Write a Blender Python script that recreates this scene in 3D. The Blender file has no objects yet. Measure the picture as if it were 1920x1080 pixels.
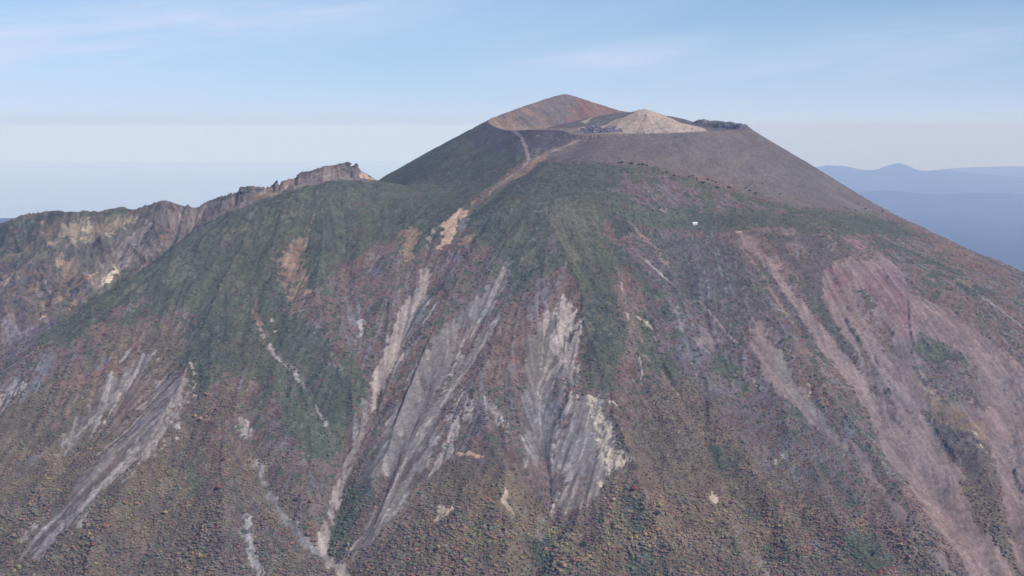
import bpy, math, random
import numpy as np
sc = bpy.context.scene
R = math.radians
random.seed(7); rng = np.random.default_rng(7)
# ---------------------------------------------------------------- camera, sky, sun, exposure
cam_d = bpy.data.cameras.new('camera'); cam = bpy.data.objects.new('camera', cam_d); sc.collection.objects.link(cam)
cam.location = (0, 0, 1700); cam.rotation_euler = (R(90), 0, 0)
cam_d.lens = 2638.0 * 36 / 1920; cam_d.sensor_width = 36; cam_d.shift_y = -300 / 1920
cam_d.clip_start = 5; cam_d.clip_end = 400000
sc.camera = cam
sc.cycles.volume_bounces = 5; sc.cycles.max_bounces = 10
sc.view_settings.view_transform = 'Standard'; sc.view_settings.look = 'None'
sc.view_settings.exposure = 0.6; sc.view_settings.gamma = 1
SUN_EL, SUN_AZ = 40.0, 128.0          # degrees; azimuth clockwise from +Y (the viewing direction)
sun_d = bpy.data.lights.new('sun', 'SUN'); sun_d.energy = 3.2; sun_d.angle = R(0.5); sun_d.color = (1.0, 0.99, 0.985)
sun = bpy.data.objects.new('sun', sun_d); sc.collection.objects.link(sun)
sun.rotation_euler = (R(90 - SUN_EL), 0, R(180 - SUN_AZ)); sun.location = (3000, -2000, 4000)
world = bpy.data.worlds.new('World'); sc.world = world; world.use_nodes = True
def build_world():
    nt = world.node_tree; nt.nodes.clear(); N = nt.nodes; L = nt.links
    def math_(op, a, b=None, c=None, clamp=False):
        n = N.new('ShaderNodeMath'); n.operation = op; n.use_clamp = clamp
        for k, v in enumerate((a, b, c)):
            if v is None: continue
            if isinstance(v, (int, float)): n.inputs[k].default_value = v
            else: L.new(v, n.inputs[k])
        return n.outputs[0]
    out = N.new('ShaderNodeOutputWorld'); bg = N.new('ShaderNodeBackground'); bg.inputs[1].default_value = 0.070
    sky = N.new('ShaderNodeTexSky'); sky.sky_type = 'NISHITA'; sky.sun_disc = False
    sky.sun_elevation = R(SUN_EL); sky.sun_rotation = R(SUN_AZ); sky.altitude = 3500; sky.air_density = 1.0; sky.dust_density = 0.2; sky.ozone_density = 3.0
    tc = N.new('ShaderNodeTexCoord'); sep = N.new('ShaderNodeSeparateXYZ'); L.new(tc.outputs['Generated'], sep.inputs[0])
    zc = math_('MAXIMUM', sep.outputs[2], 0.0)      # the lowest, whitest band of the clear-sky model lies in the haze here: look a little above it
    cv = N.new('ShaderNodeCombineXYZ'); L.new(sep.outputs[0], cv.inputs[0]); L.new(sep.outputs[1], cv.inputs[1]); L.new(math_('ADD', 0.040, math_('MULTIPLY', zc, math_('ADD', 0.40, math_('MULTIPLY', zc, 0.25)))), cv.inputs[2])
    nv = N.new('ShaderNodeVectorMath'); nv.operation = 'NORMALIZE'; L.new(cv.outputs[0], nv.inputs[0]); L.new(nv.outputs[0], sky.inputs['Vector'])
    az = math_('ARCTAN2', sep.outputs[0], sep.outputs[1]); el = math_('ARCSINE', sep.outputs[2])
    # thin cirrus: long streaks that rise slightly to the right
    u = math_('ADD', az, math_('MULTIPLY', el, 0.2)); v = math_('SUBTRACT', el, math_('MULTIPLY', az, 0.115))
    def cirrus(su, sv, det, seed, lo, hi):
        cb = N.new('ShaderNodeCombineXYZ'); L.new(math_('MULTIPLY', u, su), cb.inputs[0]); L.new(math_('MULTIPLY', v, sv), cb.inputs[1]); cb.inputs[2].default_value = seed
        n = N.new('ShaderNodeTexNoise'); n.inputs['Scale'].default_value = 1; n.inputs['Detail'].default_value = det; n.inputs['Roughness'].default_value = 0.6; n.inputs['Distortion'].default_value = 0.6
        L.new(cb.outputs[0], n.inputs['Vector'])
        mr = N.new('ShaderNodeMapRange'); mr.interpolation_type = 'SMOOTHSTEP'; mr.inputs['From Min'].default_value = lo; mr.inputs['From Max'].default_value = hi
        L.new(n.outputs[0], mr.inputs[0]); return mr.outputs[0]
    def bump(x, c, w):   # 1 at c, 0 at +-w
        n = math_('SUBTRACT', 1.0, math_('DIVIDE', math_('ABSOLUTE', math_('SUBTRACT', x, c)), w), clamp=True)
        return math_('SMOOTH_MIN', n, 1.0, 0.3)
    big = cirrus(4.0, 22.0, 5, 1.7, 0.30, 0.70); fine = cirrus(12.0, 110.0, 6, 4.2, 0.30, 0.75)
    tex = math_('ADD', math_('MULTIPLY', big, 0.55), math_('MULTIPLY', fine, 0.45))
    b1 = math_('MULTIPLY', bump(v, 0.098, 0.030), bump(az, -0.30, 0.34))
    b2 = math_('MULTIPLY', bump(v, 0.041, 0.016), bump(az, 0.065, 0.10))
    b3 = math_('MULTIPLY', bump(v, 0.020, 0.034), bump(az, 0.28, 0.32))
    b4 = math_('MULTIPLY', bump(v, 0.060, 0.05), bump(az, -0.45, 0.30))
    bands = math_('ADD', math_('ADD', math_('MULTIPLY', b1, 1.5), math_('MULTIPLY', b2, 1.0)), math_('ADD', math_('MULTIPLY', b3, 0.6), math_('MULTIPLY', b4, 1.0)))
    cov = math_('MULTIPLY', bands, math_('ADD', math_('MULTIPLY', tex, 1.0), 0.12), clamp=True)
    rest = math_('MULTIPLY', cirrus(3.0, 14.0, 6, 9.1, 0.45, 0.8), math_('MULTIPLY', math_('GREATER_THAN', el, 0.0), 0.22))
    veil = math_('MULTIPLY', 0.92, math_('POWER', 2.718, math_('MULTIPLY', zc, -34.0)))
    cov = math_('ADD', math_('MULTIPLY', cov, 0.95), rest, clamp=True)
    mx = N.new('ShaderNodeMix'); mx.data_type = 'RGBA'
    L.new(cov, mx.inputs[0]); tint = N.new('ShaderNodeMix'); tint.data_type = 'RGBA'; tint.blend_type = 'MULTIPLY'; tint.inputs[0].default_value = 1; L.new(sky.outputs[0], tint.inputs[6]); tint.inputs[7].default_value = (.89, .915, 1.0, 1); L.new(tint.outputs[2], mx.inputs[6]); mx.inputs[7].default_value = (6.0, 6.95, 9.0, 1)
    mv = N.new('ShaderNodeMix'); mv.data_type = 'RGBA'; L.new(veil, mv.inputs[0]); L.new(mx.outputs[2], mv.inputs[6]); mv.inputs[7].default_value = (6.15, 7.1, 9.1, 1)      # pale air low over the horizon
    L.new(mv.outputs[2], bg.inputs[0]); L.new(bg.outputs[0], out.inputs[0])
build_world()
# ---------------------------------------------------------------- terrain (numpy)
F = 2638.0            # focal length in photo pixels
HZ = 240.0            # photo row of the eye level
CAMZ = 1700.0         # eye height above the plain

def W(px, py, Y):     # a traced point at distance Y, in metres (z above the camera's level)
    return np.array([(px - 960.0) / F * Y, Y, (HZ - py) / F * Y])

def _hash(ix, iy, seed):
    h = (ix.astype(np.int64) * 374761393 + iy.astype(np.int64) * 668265263 + seed * 974634777) & 0xFFFFFFFF
    h = ((h ^ (h >> 13)) * 1274126177) & 0xFFFFFFFF
    return ((h ^ (h >> 16)) & 0xFFFF).astype(np.float32) / 65535.0

def vnoise(x, y, seed=0):
    x0 = np.floor(x); y0 = np.floor(y)
    fx = (x - x0).astype(np.float32); fy = (y - y0).astype(np.float32)
    fx = fx * fx * fx * (fx * (fx * 6 - 15) + 10); fy = fy * fy * fy * (fy * (fy * 6 - 15) + 10)
    ix = x0.astype(np.int64); iy = y0.astype(np.int64)
    a = _hash(ix, iy, seed); b = _hash(ix + 1, iy, seed)
    c = _hash(ix, iy + 1, seed); d = _hash(ix + 1, iy + 1, seed)
    return (a + (b - a) * fx) * (1 - fy) + (c + (d - c) * fx) * fy

def fbm(x, y, scale, octv=4, seed=0, gain=0.5):          # 0..1, mean .5
    s = 0; amp = 1.0; tot = 0; fr = 1.0 / scale
    for k in range(octv):
        a = 0.6 * k
        xr = (x * math.cos(a) - y * math.sin(a)) * fr; yr = (x * math.sin(a) + y * math.cos(a)) * fr
        s = s + amp * vnoise(xr + 17.3 * k, yr - 9.1 * k, seed + k * 31)
        tot += amp; amp *= gain; fr *= 2.03
    return s / tot

def ridged(x, y, scale, octv=4, seed=0):
    s = 0; amp = 1.0; tot = 0; fr = 1.0 / scale
    for k in range(octv):
        n = 1 - np.abs(2 * vnoise(x * fr + 5.7 * k, y * fr + 3.1 * k, seed + k * 17) - 1)
        s = s + amp * n * n; tot += amp; amp *= 0.5; fr *= 2.1
    return s / tot

def sstep(a, b, x):
    t = np.clip((x - a) / (b - a), 0, 1); return t * t * (3 - 2 * t)

def catmull(P, n=12, closed=False):
    P = np.asarray(P, float); N = len(P); out = []
    for i in range(N if closed else N - 1):
        if closed: p0, p1, p2, p3 = P[(i-1) % N], P[i], P[(i+1) % N], P[(i+2) % N]
        else: p0, p1, p2, p3 = P[max(i-1, 0)], P[i], P[i+1], P[min(i+2, N-1)]
        for t in np.arange(n) / n:
            out.append(0.5 * ((2*p1) + (-p0+p2)*t + (2*p0-5*p1+4*p2-p3)*t*t + (-p0+3*p1-3*p2+p3)*t**3))
    if not closed: out.append(P[-1])
    return np.array(out)

def seg_dist(x, y, P, side=False):
    """distance from points to a polyline; also the parameter (in points) of the nearest place and its side"""
    best = np.full(x.shape, 1e18, np.float32); par = np.zeros(x.shape, np.float32); sd = np.zeros(x.shape, np.float32)
    for i in range(len(P) - 1):
        ax, ay = P[i][0], P[i][1]; dx, dy = P[i+1][0] - ax, P[i+1][1] - ay
        L2 = dx*dx + dy*dy + 1e-9
        t = np.clip(((x - ax) * dx + (y - ay) * dy) / L2, 0, 1)
        ex = x - ax - t * dx; ey = y - ay - t * dy
        d = ex*ex + ey*ey
        m = d < best
        best[m] = d[m]; par[m] = i + t[m]
        if side: sd[m] = np.sign(dx * (y[m] - ay) - dy * (x[m] - ax))
    return np.sqrt(best), par, sd

# grid lines: fine where the photograph looks, wide steps far out
def axis(lo, hi, step, far_lo, far_hi, grow=1.13):
    a = list(np.arange(lo, hi + step * .5, step)); s = step
    while a[-1] < far_hi: s *= grow; a.append(a[-1] + s)
    s = step; pre = [lo]
    while pre[-1] > far_lo: s *= grow; pre.append(pre[-1] - s)
    return np.array(pre[:0:-1] + a)
STEP = 1.9
GX = axis(-1330, 1210, STEP, -9000, 9500)
gy1 = axis(1690, 2960, STEP, -3500, 2961); gy1 = gy1[gy1 <= 2960.1]
gy2 = axis(2963, 3620, 3.2, 2964, 12500); gy2 = gy2[gy2 > gy1[-1] + 1.5]
GY = np.concatenate([gy1, gy2])
NX, NY = len(GX), len(GY)
XX, YY = np.meshgrid(GX, GY)          # [ny, nx]

def sample(A, x, y):
    fx = np.clip(np.interp(x, GX, np.arange(NX)), 0, NX - 1.001); fy = np.clip(np.interp(y, GY, np.arange(NY)), 0, NY - 1.001)
    ix = fx.astype(int); iy = fy.astype(int); fx = fx - ix; fy = fy - iy
    return (A[iy, ix] * (1-fx) + A[iy, ix+1] * fx) * (1-fy) + (A[iy+1, ix] * (1-fx) + A[iy+1, ix+1] * fx) * fy

# --- base flanks: traced points with their distances, smoothly joined
CX, CY = 243.0, 3150.0
def radial(x, y):
    r = np.sqrt((x - CX)**2 + (y - CY)**2)
    return -1690.0 * (1 - np.exp(-np.maximum(r - 300, -80) / 2200.0))
RIM = [(915,227,3150),(950,244,3020),(1000,243,2935),(1055,245,2905),(1092,262,2885),(1140,255,2872),(1250,252,2880),
       (1335,247,2925),(1404,243,3050),(1401,242,3190),(1362,238,3330),(1320,234,3400),(1265,219,3460),(1175,209,3480),
       (1120,194,3470),(1078,180.5,3455),(1062,176.5,3450),(1046,178.5,3435),(1000,193,3360),(955,209,3250)]
CTRL = [(1200,310,2740),(1200,350,2660),(1200,400,2585),(1200,440,2535),(1200,540,2400),(1200,700,2210),(1200,900,2010),(1200,1080,1860),(1200,1250,1740),
 (1300,419,2600),(1380,435,2570),(1400,370,2720),(1400,300,2850),(1480,440,2570),(1600,450,2600),(1500,380,2740),(1550,600,2370),(1500,700,2240),(1650,800,2140),(1800,700,2270),(1880,600,2420),(1800,520,2560),(1700,470,2650),(1850,900,2060),(1920,1080,1890),(1560,900,2030),(1550,1080,1870),(2050,800,2180),(2050,1080,1900),
 # right skyline
 (1450,268,3090),(1500,297,3080),(1550,328,3060),(1600,360,3040),(1650,391,3010),(1700,416,2980),(1760,446,2950),(1800,463,2930),(1850,486,2900),(1920,516,2860),(2050,575,2800),
 # behind the right skyline
 (1480,330,3350),(1600,420,3300),(1760,520,3250),(1920,600,3150),(1440,330,3600),(1300,300,3750),(1150,290,3800),
 # left flank of the cone, its skyline and what lies behind
 (870,249,3150),(830,270,3150),(790,292,3140),(750,315,3130),(715,336,3110),(820,320,3330),(760,350,3320),(900,310,3600),(1000,290,3750),
 (900,280,2960),(840,300,2970),(960,285,2860),(1000,300,2800),(1060,295,2780),(1100,290,2780),(790,330,2960),(930,345,2740),(860,345,2830),
 (1000,340,2690),(1080,340,2670),(1000,400,2570),(1100,400,2570),(900,400,2600),(1000,480,2450),(1100,520,2410),(1000,620,2290),(1050,780,2120),(1000,940,1970),(900,1080,1850),
 # green dome
 (770,348,2880),(715,343,2850),(640,335,2790),(560,351,2750),(480,376,2715),(400,411,2675),(330,461,2620),(280,496,2575),(200,546,2500),(130,580,2440),(60,620,2390),(0,650,2350),(-100,690,2300),
 (720,400,2680),(620,400,2650),(520,430,2600),(430,470,2560),(640,500,2500),(760,500,2480),(520,560,2420),(400,600,2380),(300,640,2330),(200,720,2240),(100,800,2160),(0,800,2170),(-100,800,2180),
 (860,520,2440),(800,640,2290),(640,640,2310),(500,680,2270),(380,720,2230),(640,780,2150),(760,800,2120),(520,820,2110),(320,860,2090),(150,950,2000),(0,1000,1970),(600,1030,1905),(450,960,1975),(300,1080,1880),(0,1200,1810),(600,1200,1780),(760,960,1965),(-100,1100,1900)]
DOME = [(715,343,2850),(640,335,2790),(560,351,2750),(480,376,2715),(400,411,2675),(330,461,2620),(280,496,2575),(200,546,2500),(130,580,2440)]
ctl = [W(*c) for c in CTRL] + [W(*c) for c in RIM]
for c in DOME:                                     # the ground falls away behind the dome's edge
    p = W(*c)
    for dd, dz in ((60, 28), (140, 85)): ctl.append(p + np.array([-0.35 * dd, dd, -dz]))
ctl = np.array(ctl)
def tps_fit(P, v, lam=4.0):
    n = len(P); S = 500.0; Q = P / S
    d2 = ((Q[:, None] - Q[None])**2).sum(2); K = 0.5 * d2 * np.log(d2 + 1e-12)
    A = np.zeros((n+3, n+3)); A[:n, :n] = K + np.eye(n) * lam * 1e-4
    A[:n, n] = 1; A[:n, n+1:] = Q; A[n, :n] = 1; A[n+1:, :n] = Q.T
    w = np.linalg.solve(A, np.concatenate([v, np.zeros(3)]))
    def f(x, y):
        x = x / S; y = y / S
        z = w[n] + w[n+1] * x + w[n+2] * y
        for i in range(n):
            d2 = (x - Q[i, 0])**2 + (y - Q[i, 1])**2
            z = z + w[i] * 0.5 * d2 * np.log(d2 + 1e-12)
        return z
    return f
fB = tps_fit(ctl[:, :2], ctl[:, 2] - radial(ctl[:, 0], ctl[:, 1]))
cgx = np.linspace(-1700, 1700, 260); cgy = np.linspace(1400, 3900, 200)
cx_, cy_ = np.meshgrid(cgx, cgy)
far = np.maximum(np.maximum(np.abs(cx_) - 1250, 0) / 400, np.maximum(np.maximum(1660 - cy_, 0) / 230, np.maximum(cy_ - 3550, 0) / 320))
resid = np.clip(fB(cx_, cy_), -400, 260) * (1 - sstep(0, 1, far))
def bicubic(A, gx, gy, x, y):                       # smooth lookup of a regular table
    fx = (x - gx[0]) / (gx[1] - gx[0]); fy = (y - gy[0]) / (gy[1] - gy[0])
    ok = (fx > 2) & (fx < len(gx) - 3) & (fy > 2) & (fy < len(gy) - 3)
    fx = np.clip(fx, 2, len(gx) - 3.001); fy = np.clip(fy, 2, len(gy) - 3.001)
    ix = fx.astype(int); iy = fy.astype(int); tx = fx - ix; ty = fy - iy
    def w4(t): return ((1-t)**3/6, (3*t**3-6*t*t+4)/6, (-3*t**3+3*t*t+3*t+1)/6, t**3/6)
    wx = w4(tx); wy = w4(ty); s = 0
    for j in range(4):
        for i in range(4): s = s + A[iy + j - 1, ix + i - 1] * wx[i] * wy[j]
    return s * ok
Z = radial(XX, YY) + bicubic(resid, cgx, cgy, XX, YY)
Bz = Z.copy()

# --- summit crater: rim, inner wall, floor, the young cone inside
rim = catmull([W(*c) for c in RIM], 10, True); rimc = np.vstack([rim, rim[:1]])
bx = (XX > rim[:,0].min()-260) & (XX < rim[:,0].max()+260) & (YY > rim[:,1].min()-260) & (YY < rim[:,1].max()+260)
xs, ys = XX[bx], YY[bx]
dr, pr, _ = seg_dist(xs, ys, rimc)
def inside(x, y, P):
    c = np.zeros(x.shape, bool); n = len(P)
    for i in range(n):
        x1, y1 = P[i][0], P[i][1]; x2, y2 = P[(i+1) % n][0], P[(i+1) % n][1]
        if y1 == y2: continue
        c ^= ((y1 > y) != (y2 > y)) & (x < (x2 - x1) * (y - y1) / (y2 - y1) + x1)
    return c
ins = inside(xs, ys, rim)
rz = np.interp(pr, np.arange(len(rimc)), rimc[:, 2])
rb = sample(Z, rimc[:, 0], rimc[:, 1]); rbz = np.interp(pr, np.arange(len(rimc)), rb)
zo = Z[bx] + (rz - rbz) * np.exp(-(dr / 60.0)**2)
def smax(a, b, k): h = np.clip(0.5 + 0.5 * (a - b) / k, 0, 1); return b + (a - b) * h + k * h * (1 - h)
floor = -15 + 0.01 * (ys - 3000) + 3 * (fbm(xs, ys, 60, 3, 5) - .5)
wslope = 0.64 - 0.56 * sstep(1265, 1300, xs / ys * F + 960)
wall = rz - wslope * dr - 7 * (ridged(xs, ys, 55, 3, 8) - .4) * sstep(5, 40, dr)
zi = smax(wall, floor, 18)
mc = W(1208, 203, 3120)                              # pale cone inside the crater
rc = np.sqrt((xs - mc[0])**2 + ((ys - mc[1]) * 0.9)**2)
ang = np.arctan2(ys - mc[1], xs - mc[0])
cone = mc[2] + 5.5 - 0.485 * np.sqrt(rc**2 + 13**2) + 7 * (fbm(xs * .9, ys * .9, 34, 4, 4) - .5) + 3 * (fbm(ang * 6, rc * .02, 1, 3, 4) - .5) * sstep(10, 50, rc)
md = W(1172, 213, 3200)
rd = np.sqrt(((xs - md[0]) / 1.5)**2 + (ys - md[1])**2); mound = md[2] + 2 - 0.36 * np.sqrt(rd**2 + 25**2) + 9
cl = W(1120, 240, 3010)
blk = -13 + 15 * np.exp(-(((xs - cl[0]) / 42)**2 + ((ys - cl[1]) / 45)**2)) + 11 * (ridged(xs, ys, 15, 3, 21) - .45) * np.exp(-(((xs - cl[0]) / 50)**2 + ((ys - cl[1]) / 55)**2))
blk = zi + np.maximum(blk - zi, 0) * sstep(6, 34, dr)
zi = smax(smax(np.maximum(zi, blk), mound, 4), cone, 6)
Z[bx] = np.where(ins, zi, zo)
incr = np.zeros(XX.shape, bool); incr[bx] = ins
# small cliffs of the flat topped crag on the right rim
cr = catmull([W(*c)[:2] for c in [(1316,232,3400),(1330,224,3370),(1372,229,3290),(1402,238,3180)]], 6)
d, p, s = seg_dist(XX[bx], YY[bx], cr); Z[bx] += np.interp(p / (len(cr) - 1), [0, .03, .5, .93, 1], [9, 13, 12, 9, 2]) * np.exp(-(d / 21)**5) * (1 + .5 * (ridged(XX[bx], YY[bx], 14, 2, 9) - .45))

# --- rocky ridge on the left
CREST = [(-140,470),(-60,440),(0,421),(30,411),(50,403),(75,399),(110,397),(150,398),(200,396),(225,391),(250,388),(285,381),(308,374),(325,379),(345,386),(352,382),(372,388),(380,381),(400,371),(420,363),(446,363),(450,352),(462,350),(500,350),(513,346),(518,339),(524,343),(556,332),(562,323),(575,320),(610,308),(652,302),(658,310),(668,306),(676,317),(690,326),(703,334),(725,343),(770,360)]
cw = []
for px, py in CREST:
    t = np.clip((px + 140) / 850.0, 0, 1); cw.append(W(px, py, 2850 + 200 * t))
cw = np.array(cw); cw = cw[np.argsort(cw[:, 0])]
ycr = np.interp(XX, cw[:, 0], cw[:, 1]) + 30 * (fbm(XX, YY * 0 + 3, 90, 3, 61) - .5)
zcr = np.interp(XX, cw[:, 0], cw[:, 2])
d = ycr - YY
sp = np.interp(XX, [-1200, -600, -350], [0, .06, .14])
front = np.where(d < 55, (0.82 + sp) * d, (0.82 + sp) * 55 + (0.44 + sp) * (d - 55))
front = np.where(d > 330, front + 0.14 * (d - 330), front)
spur = (ridged(XX + 0.55 * YY, 0.35 * YY, 130, 3, 40) - .45)
Lz = np.where(d > 0, zcr - front, zcr + 0.7 * d) + spur * 30 * sstep(4, 90, np.abs(d)) + 6.5 * (ridged(XX + .3 * YY, YY * .6, 30, 4, 44) - .45) * sstep(2, 40, np.abs(d))
Lz = np.where((XX > cw[-1, 0]), -9999, Lz)
Lz = Lz - np.maximum(0, cw[0, 0] - XX) * 0.5 - np.maximum(0, d - 520) * 1.2
leftmask = Lz > Z + 1
Z = smax(Lz, Z, 5)
SMOOTH = Z.copy()
# --- gullies and spurs that run down the flanks (traced in the photo, laid on the ground)
def hit(pts, A):
    P = np.asarray(pts, float); T = np.concatenate([np.arange(1560, 2000, 2.5), np.arange(2000, 3700, 4)])
    x = (P[:, 0:1] - 960) / F * T; zr = (HZ - P[:, 1:2]) / F * T
    g = sample(A, x, np.broadcast_to(T, x.shape)) - zr
    h = g > 0; k = np.where(h.any(1), h.argmax(1), g.argmax(1)); k = np.clip(k, 1, len(T) - 1)
    i = np.arange(len(P)); g0, g1 = g[i, k-1], g[i, k]
    t = np.where((g0 < 0) & (g1 > 0), -g0 / (g1 - g0 + 1e-9), 0.0)
    Y = T[k-1] + t * (T[k] - T[k-1])
    return np.stack([(P[:, 0] - 960) / F * Y, Y], 1)
def dens(pts, step=10.0, closed=False):
    P = [np.array(p, float) for p in pts]; out = []
    if closed: P = P + [P[0]]
    for a, b in zip(P[:-1], P[1:]):
        n = max(1, int(np.hypot(*(b - a)) / step)); out += [a + (b - a) * t for t in np.arange(n) / n]
    if not closed: out.append(P[-1])
    return out
def box(P, pad):
    P = np.asarray(P)
    i0, i1 = np.searchsorted(GX, [P[:, 0].min() - pad, P[:, 0].max() + pad]); j0, j1 = np.searchsorted(GY, [P[:, 1].min() - pad, P[:, 1].max() + pad])
    return (slice(max(j0, 0), j1 + 1), slice(max(i0, 0), i1 + 1))
WOB = (fbm(XX, YY, 70, 3, 71) - .5) * 24
WOB2 = (fbm(XX, YY, 70, 3, 72) - .5) * 24
GULLY = [([(880,395),(835,450),(800,520),(745,650),(692,760),(655,860),(615,960),(600,1040),(640,1075),(650,1130)], 38, -14),
 ([(478,560),(500,620),(560,720),(620,820),(642,900),(606,1010)], 32, -13), ([(450,770),(485,870),(520,950),(600,1035)], 24, -13),
 ([(955,500),(880,600),(800,720),(740,860),(680,1010),(640,1090)], 42, -13), ([(1065,540),(1015,650),(1010,760),(1050,870),(1010,1000),(1000,1090)], 34, -13),
 ([(1180,410),(1260,520),(1330,620),(1420,760),(1520,880),(1650,1000),(1720,1090)], 36, -12), ([(1385,440),(1480,560),(1570,670),(1680,830),(1790,980),(1880,1100)], 44, -16),
 ([(1560,520),(1640,620),(1720,740),(1770,850)], 30, -9), ([(330,640),(230,740),(130,850),(40,960)], 45, -12), ([(1100,262),(1040,285),(990,312),(940,350),(885,395)], 26, -9),
 ([(1410,610),(1470,700),(1560,810),(1640,900)], 26, -8), ([(1160,520),(1230,640),(1310,780),(1400,930),(1480,1080)], 30, -9), ([(1250,580),(1330,700),(1440,860),(1560,1040)], 28, -7),
 ([(700,470),(680,600),(650,720)], 26, -8), ([(960,900),(975,1000),(990,1090)], 22, -8), ([(1880,720),(1880,860),(1900,1000),(1930,1090)], 26, -9),
 ([(470,420),(420,540),(362,660),(335,760),(260,900),(160,1080)], 55, 24), ([(620,400),(590,520),(605,640),(648,740)], 40, 10), ([(1000,380),(1055,470),(1100,580),(1118,700),(1172,850),(1230,1010),(1260,1090)], 46, 20),
 ([(890,480),(800,650),(745,780),(700,900)], 26, 9), ([(1400,470),(1440,560),(1500,680),(1600,800),(1720,980)], 34, 13), ([(870,690),(895,790),(950,890),(960,1040)], 34, 13), ([(1330,520),(1400,650),(1480,800),(1580,980),(1640,1090)], 40, 11),
 ([(1240,480),(1290,600),(1360,760),(1440,930),(1520,1090)], 34, 9), ([(400,760),(420,880),(420,1000),(430,1090)], 45, 15), ([(540,640),(580,760),(600,850)], 24, 7), ([(1800,760),(1840,880),(1880,980)], 30, 10), ([(1050,560),(1050,700),(1060,760)], 14, 5)]
for pts, w, dep in GULLY:
    P = hit(dens(pts, 24), SMOOTH); P = catmull(P[::2] if len(P) > 6 else P, 4); b = box(P, 3 * w)
    d, p, s = seg_dist(XX[b] + WOB[b], YY[b] + WOB2[b], P)
    ease = np.sin(np.clip(p / (len(P) - 1), 0.001, 1) * np.pi / 2) ** 0.7
    prof = np.exp(-(d / w)**2) if dep < 0 else np.exp(-d / (0.8 * w)) * (1 + 0 * d)
    Z[b] += dep * prof * ease
# downslope streaks: noise smeared along the fall line
def blur(A, n):
    for _ in range(n):
        A = A.copy(); A[1:-1] = (A[:-2] + 2 * A[1:-1] + A[2:]) / 4; A[:, 1:-1] = (A[:, :-2] + 2 * A[:, 1:-1] + A[:, 2:]) / 4
    return A
sub = box([(-1330, 1690), (1210, 3620)], 0)
gzy, gzx = np.gradient(blur(Z, 5), GY, GX)
gl = np.sqrt(gzx**2 + gzy**2) + 1e-6; FXv, FYv = gzx / gl, gzy / gl
xs, ys = XX[sub], YY[sub]
noise0 = vnoise(XX / 4.2, YY / 4.2, 91).astype(np.float32); noise1 = vnoise(XX / 14, YY / 14, 92).astype(np.float32); noise2 = vnoise(XX / 38, YY / 38, 93).astype(np.float32)
acc = np.zeros(xs.shape, np.float32); acc1 = np.zeros(xs.shape, np.float32); acc2 = np.zeros(xs.shape, np.float32)
for sgn in (1, -1):
    px_, py_ = xs.copy(), ys.copy()
    for k in range(12):
        fx = sample(FXv, px_, py_); fy = sample(FYv, px_, py_); px_ = px_ + sgn * fx * 5.0; py_ = py_ + sgn * fy * 5.0
        acc += sample(noise0, px_, py_); acc1 += sample(noise1, px_, py_)
    px_, py_ = xs.copy(), ys.copy()
    for k in range(9):
        fx = sample(FXv, px_, py_); fy = sample(FYv, px_, py_); px_ = px_ + sgn * fx * 16.0; py_ = py_ + sgn * fy * 16.0; acc2 += sample(noise2, px_, py_)
def rank(a):
    m, s = a.mean(), a.std(); return np.clip(0.5 + (a - m) / s * 0.29, 0, 1)      # about uniform 0..1
STR = np.full(XX.shape, .5, np.float32); STR[sub] = rank(acc); STR1 = np.full(XX.shape, .5, np.float32); STR1[sub] = rank(acc1); STR2 = np.full(XX.shape, .5, np.float32); STR2[sub] = rank(acc2)
PAT = rank(fbm(XX, YY, 34, 4, 55)); FIN = rank(fbm(XX, YY, 9, 3, 56)); BIG = rank(fbm(XX, YY, 150, 4, 57))
near = sstep(0, 1, np.clip((2500 - np.sqrt((XX - CX)**2 + (YY - CY)**2)) / 600, 0, 1))
outer = ~incr
calm = 1 - .8 * sstep(1340, 1500, XX / YY * F + 960)
Z += near * outer * calm * ((STR2 - .5) * 7  + (STR1 - .5) * 4.0 + (STR - .5) * 1.6) * sstep(430, 820, np.sqrt((XX - CX)**2 + (YY - CY)**2)) 
Z += near * (PAT - .5) * 4 * outer * sstep(430, 800, np.sqrt((XX - CX)**2 + (YY - CY)**2))
Z = np.where(near > 0, Z, Z + 0)
Z += (1 - near) * ((BIG - .5) * 90 + (ridged(XX, YY, 900, 4, 66) - .45) * 160) * sstep(0, 1, (Z + 1690) / 400)
# small crags: a drop on the left (shaded) side of the traced line
CRAG = [([(1586,588),(1592,610),(1605,630),(1622,646)], 9), ([(1640,660),(1645,672),(1652,684)], 7), ([(1730,768),(1750,795),(1770,822),(1785,845),(1800,866)], 10), ([(1440,600),(1456,620),(1472,634),(1490,642)], 7), ([(1404,598),(1420,614)], 6),
 ([(1704,560),(1706,600),(1708,630),(1710,655)], 6), ([(1625,480),(1650,500),(1672,530),(1690,556)], 5), ([(1655,600),(1665,612),(1678,630)], 6), ([(1664,705),(1672,718),(1682,728)], 7), ([(1585,568),(1600,584)], 6), ([(1715,690),(1730,710),(1742,728)], 6), ([(1885,655),(1905,670),(1925,682)], 7), ([(1895,712),(1905,722)], 6), ([(1670,770),(1690,790)], 4),
 ([(24,882),(60,862),(85,848),(115,832)], -9), ([(1900,870),(1905,900),(1920,930)], 7), ([(1340,640),(1350,660)], 5), ([(1520,720),(1525,745),(1540,770)], 5), ([(1700,800),(1712,815)],4), ([(1600,550),(1612,575),(1640,590)],4), ([(1620,540),(1650,570)],4),
 ([(845,476),(852,482),(862,480)],6), ([(862,415),(872,420)],6), ([(452,362),(470,364),(500,362)],6), ([(1560,520),(1572,535)],3)]
ROCKY = np.zeros(XX.shape, np.float32)
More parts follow.
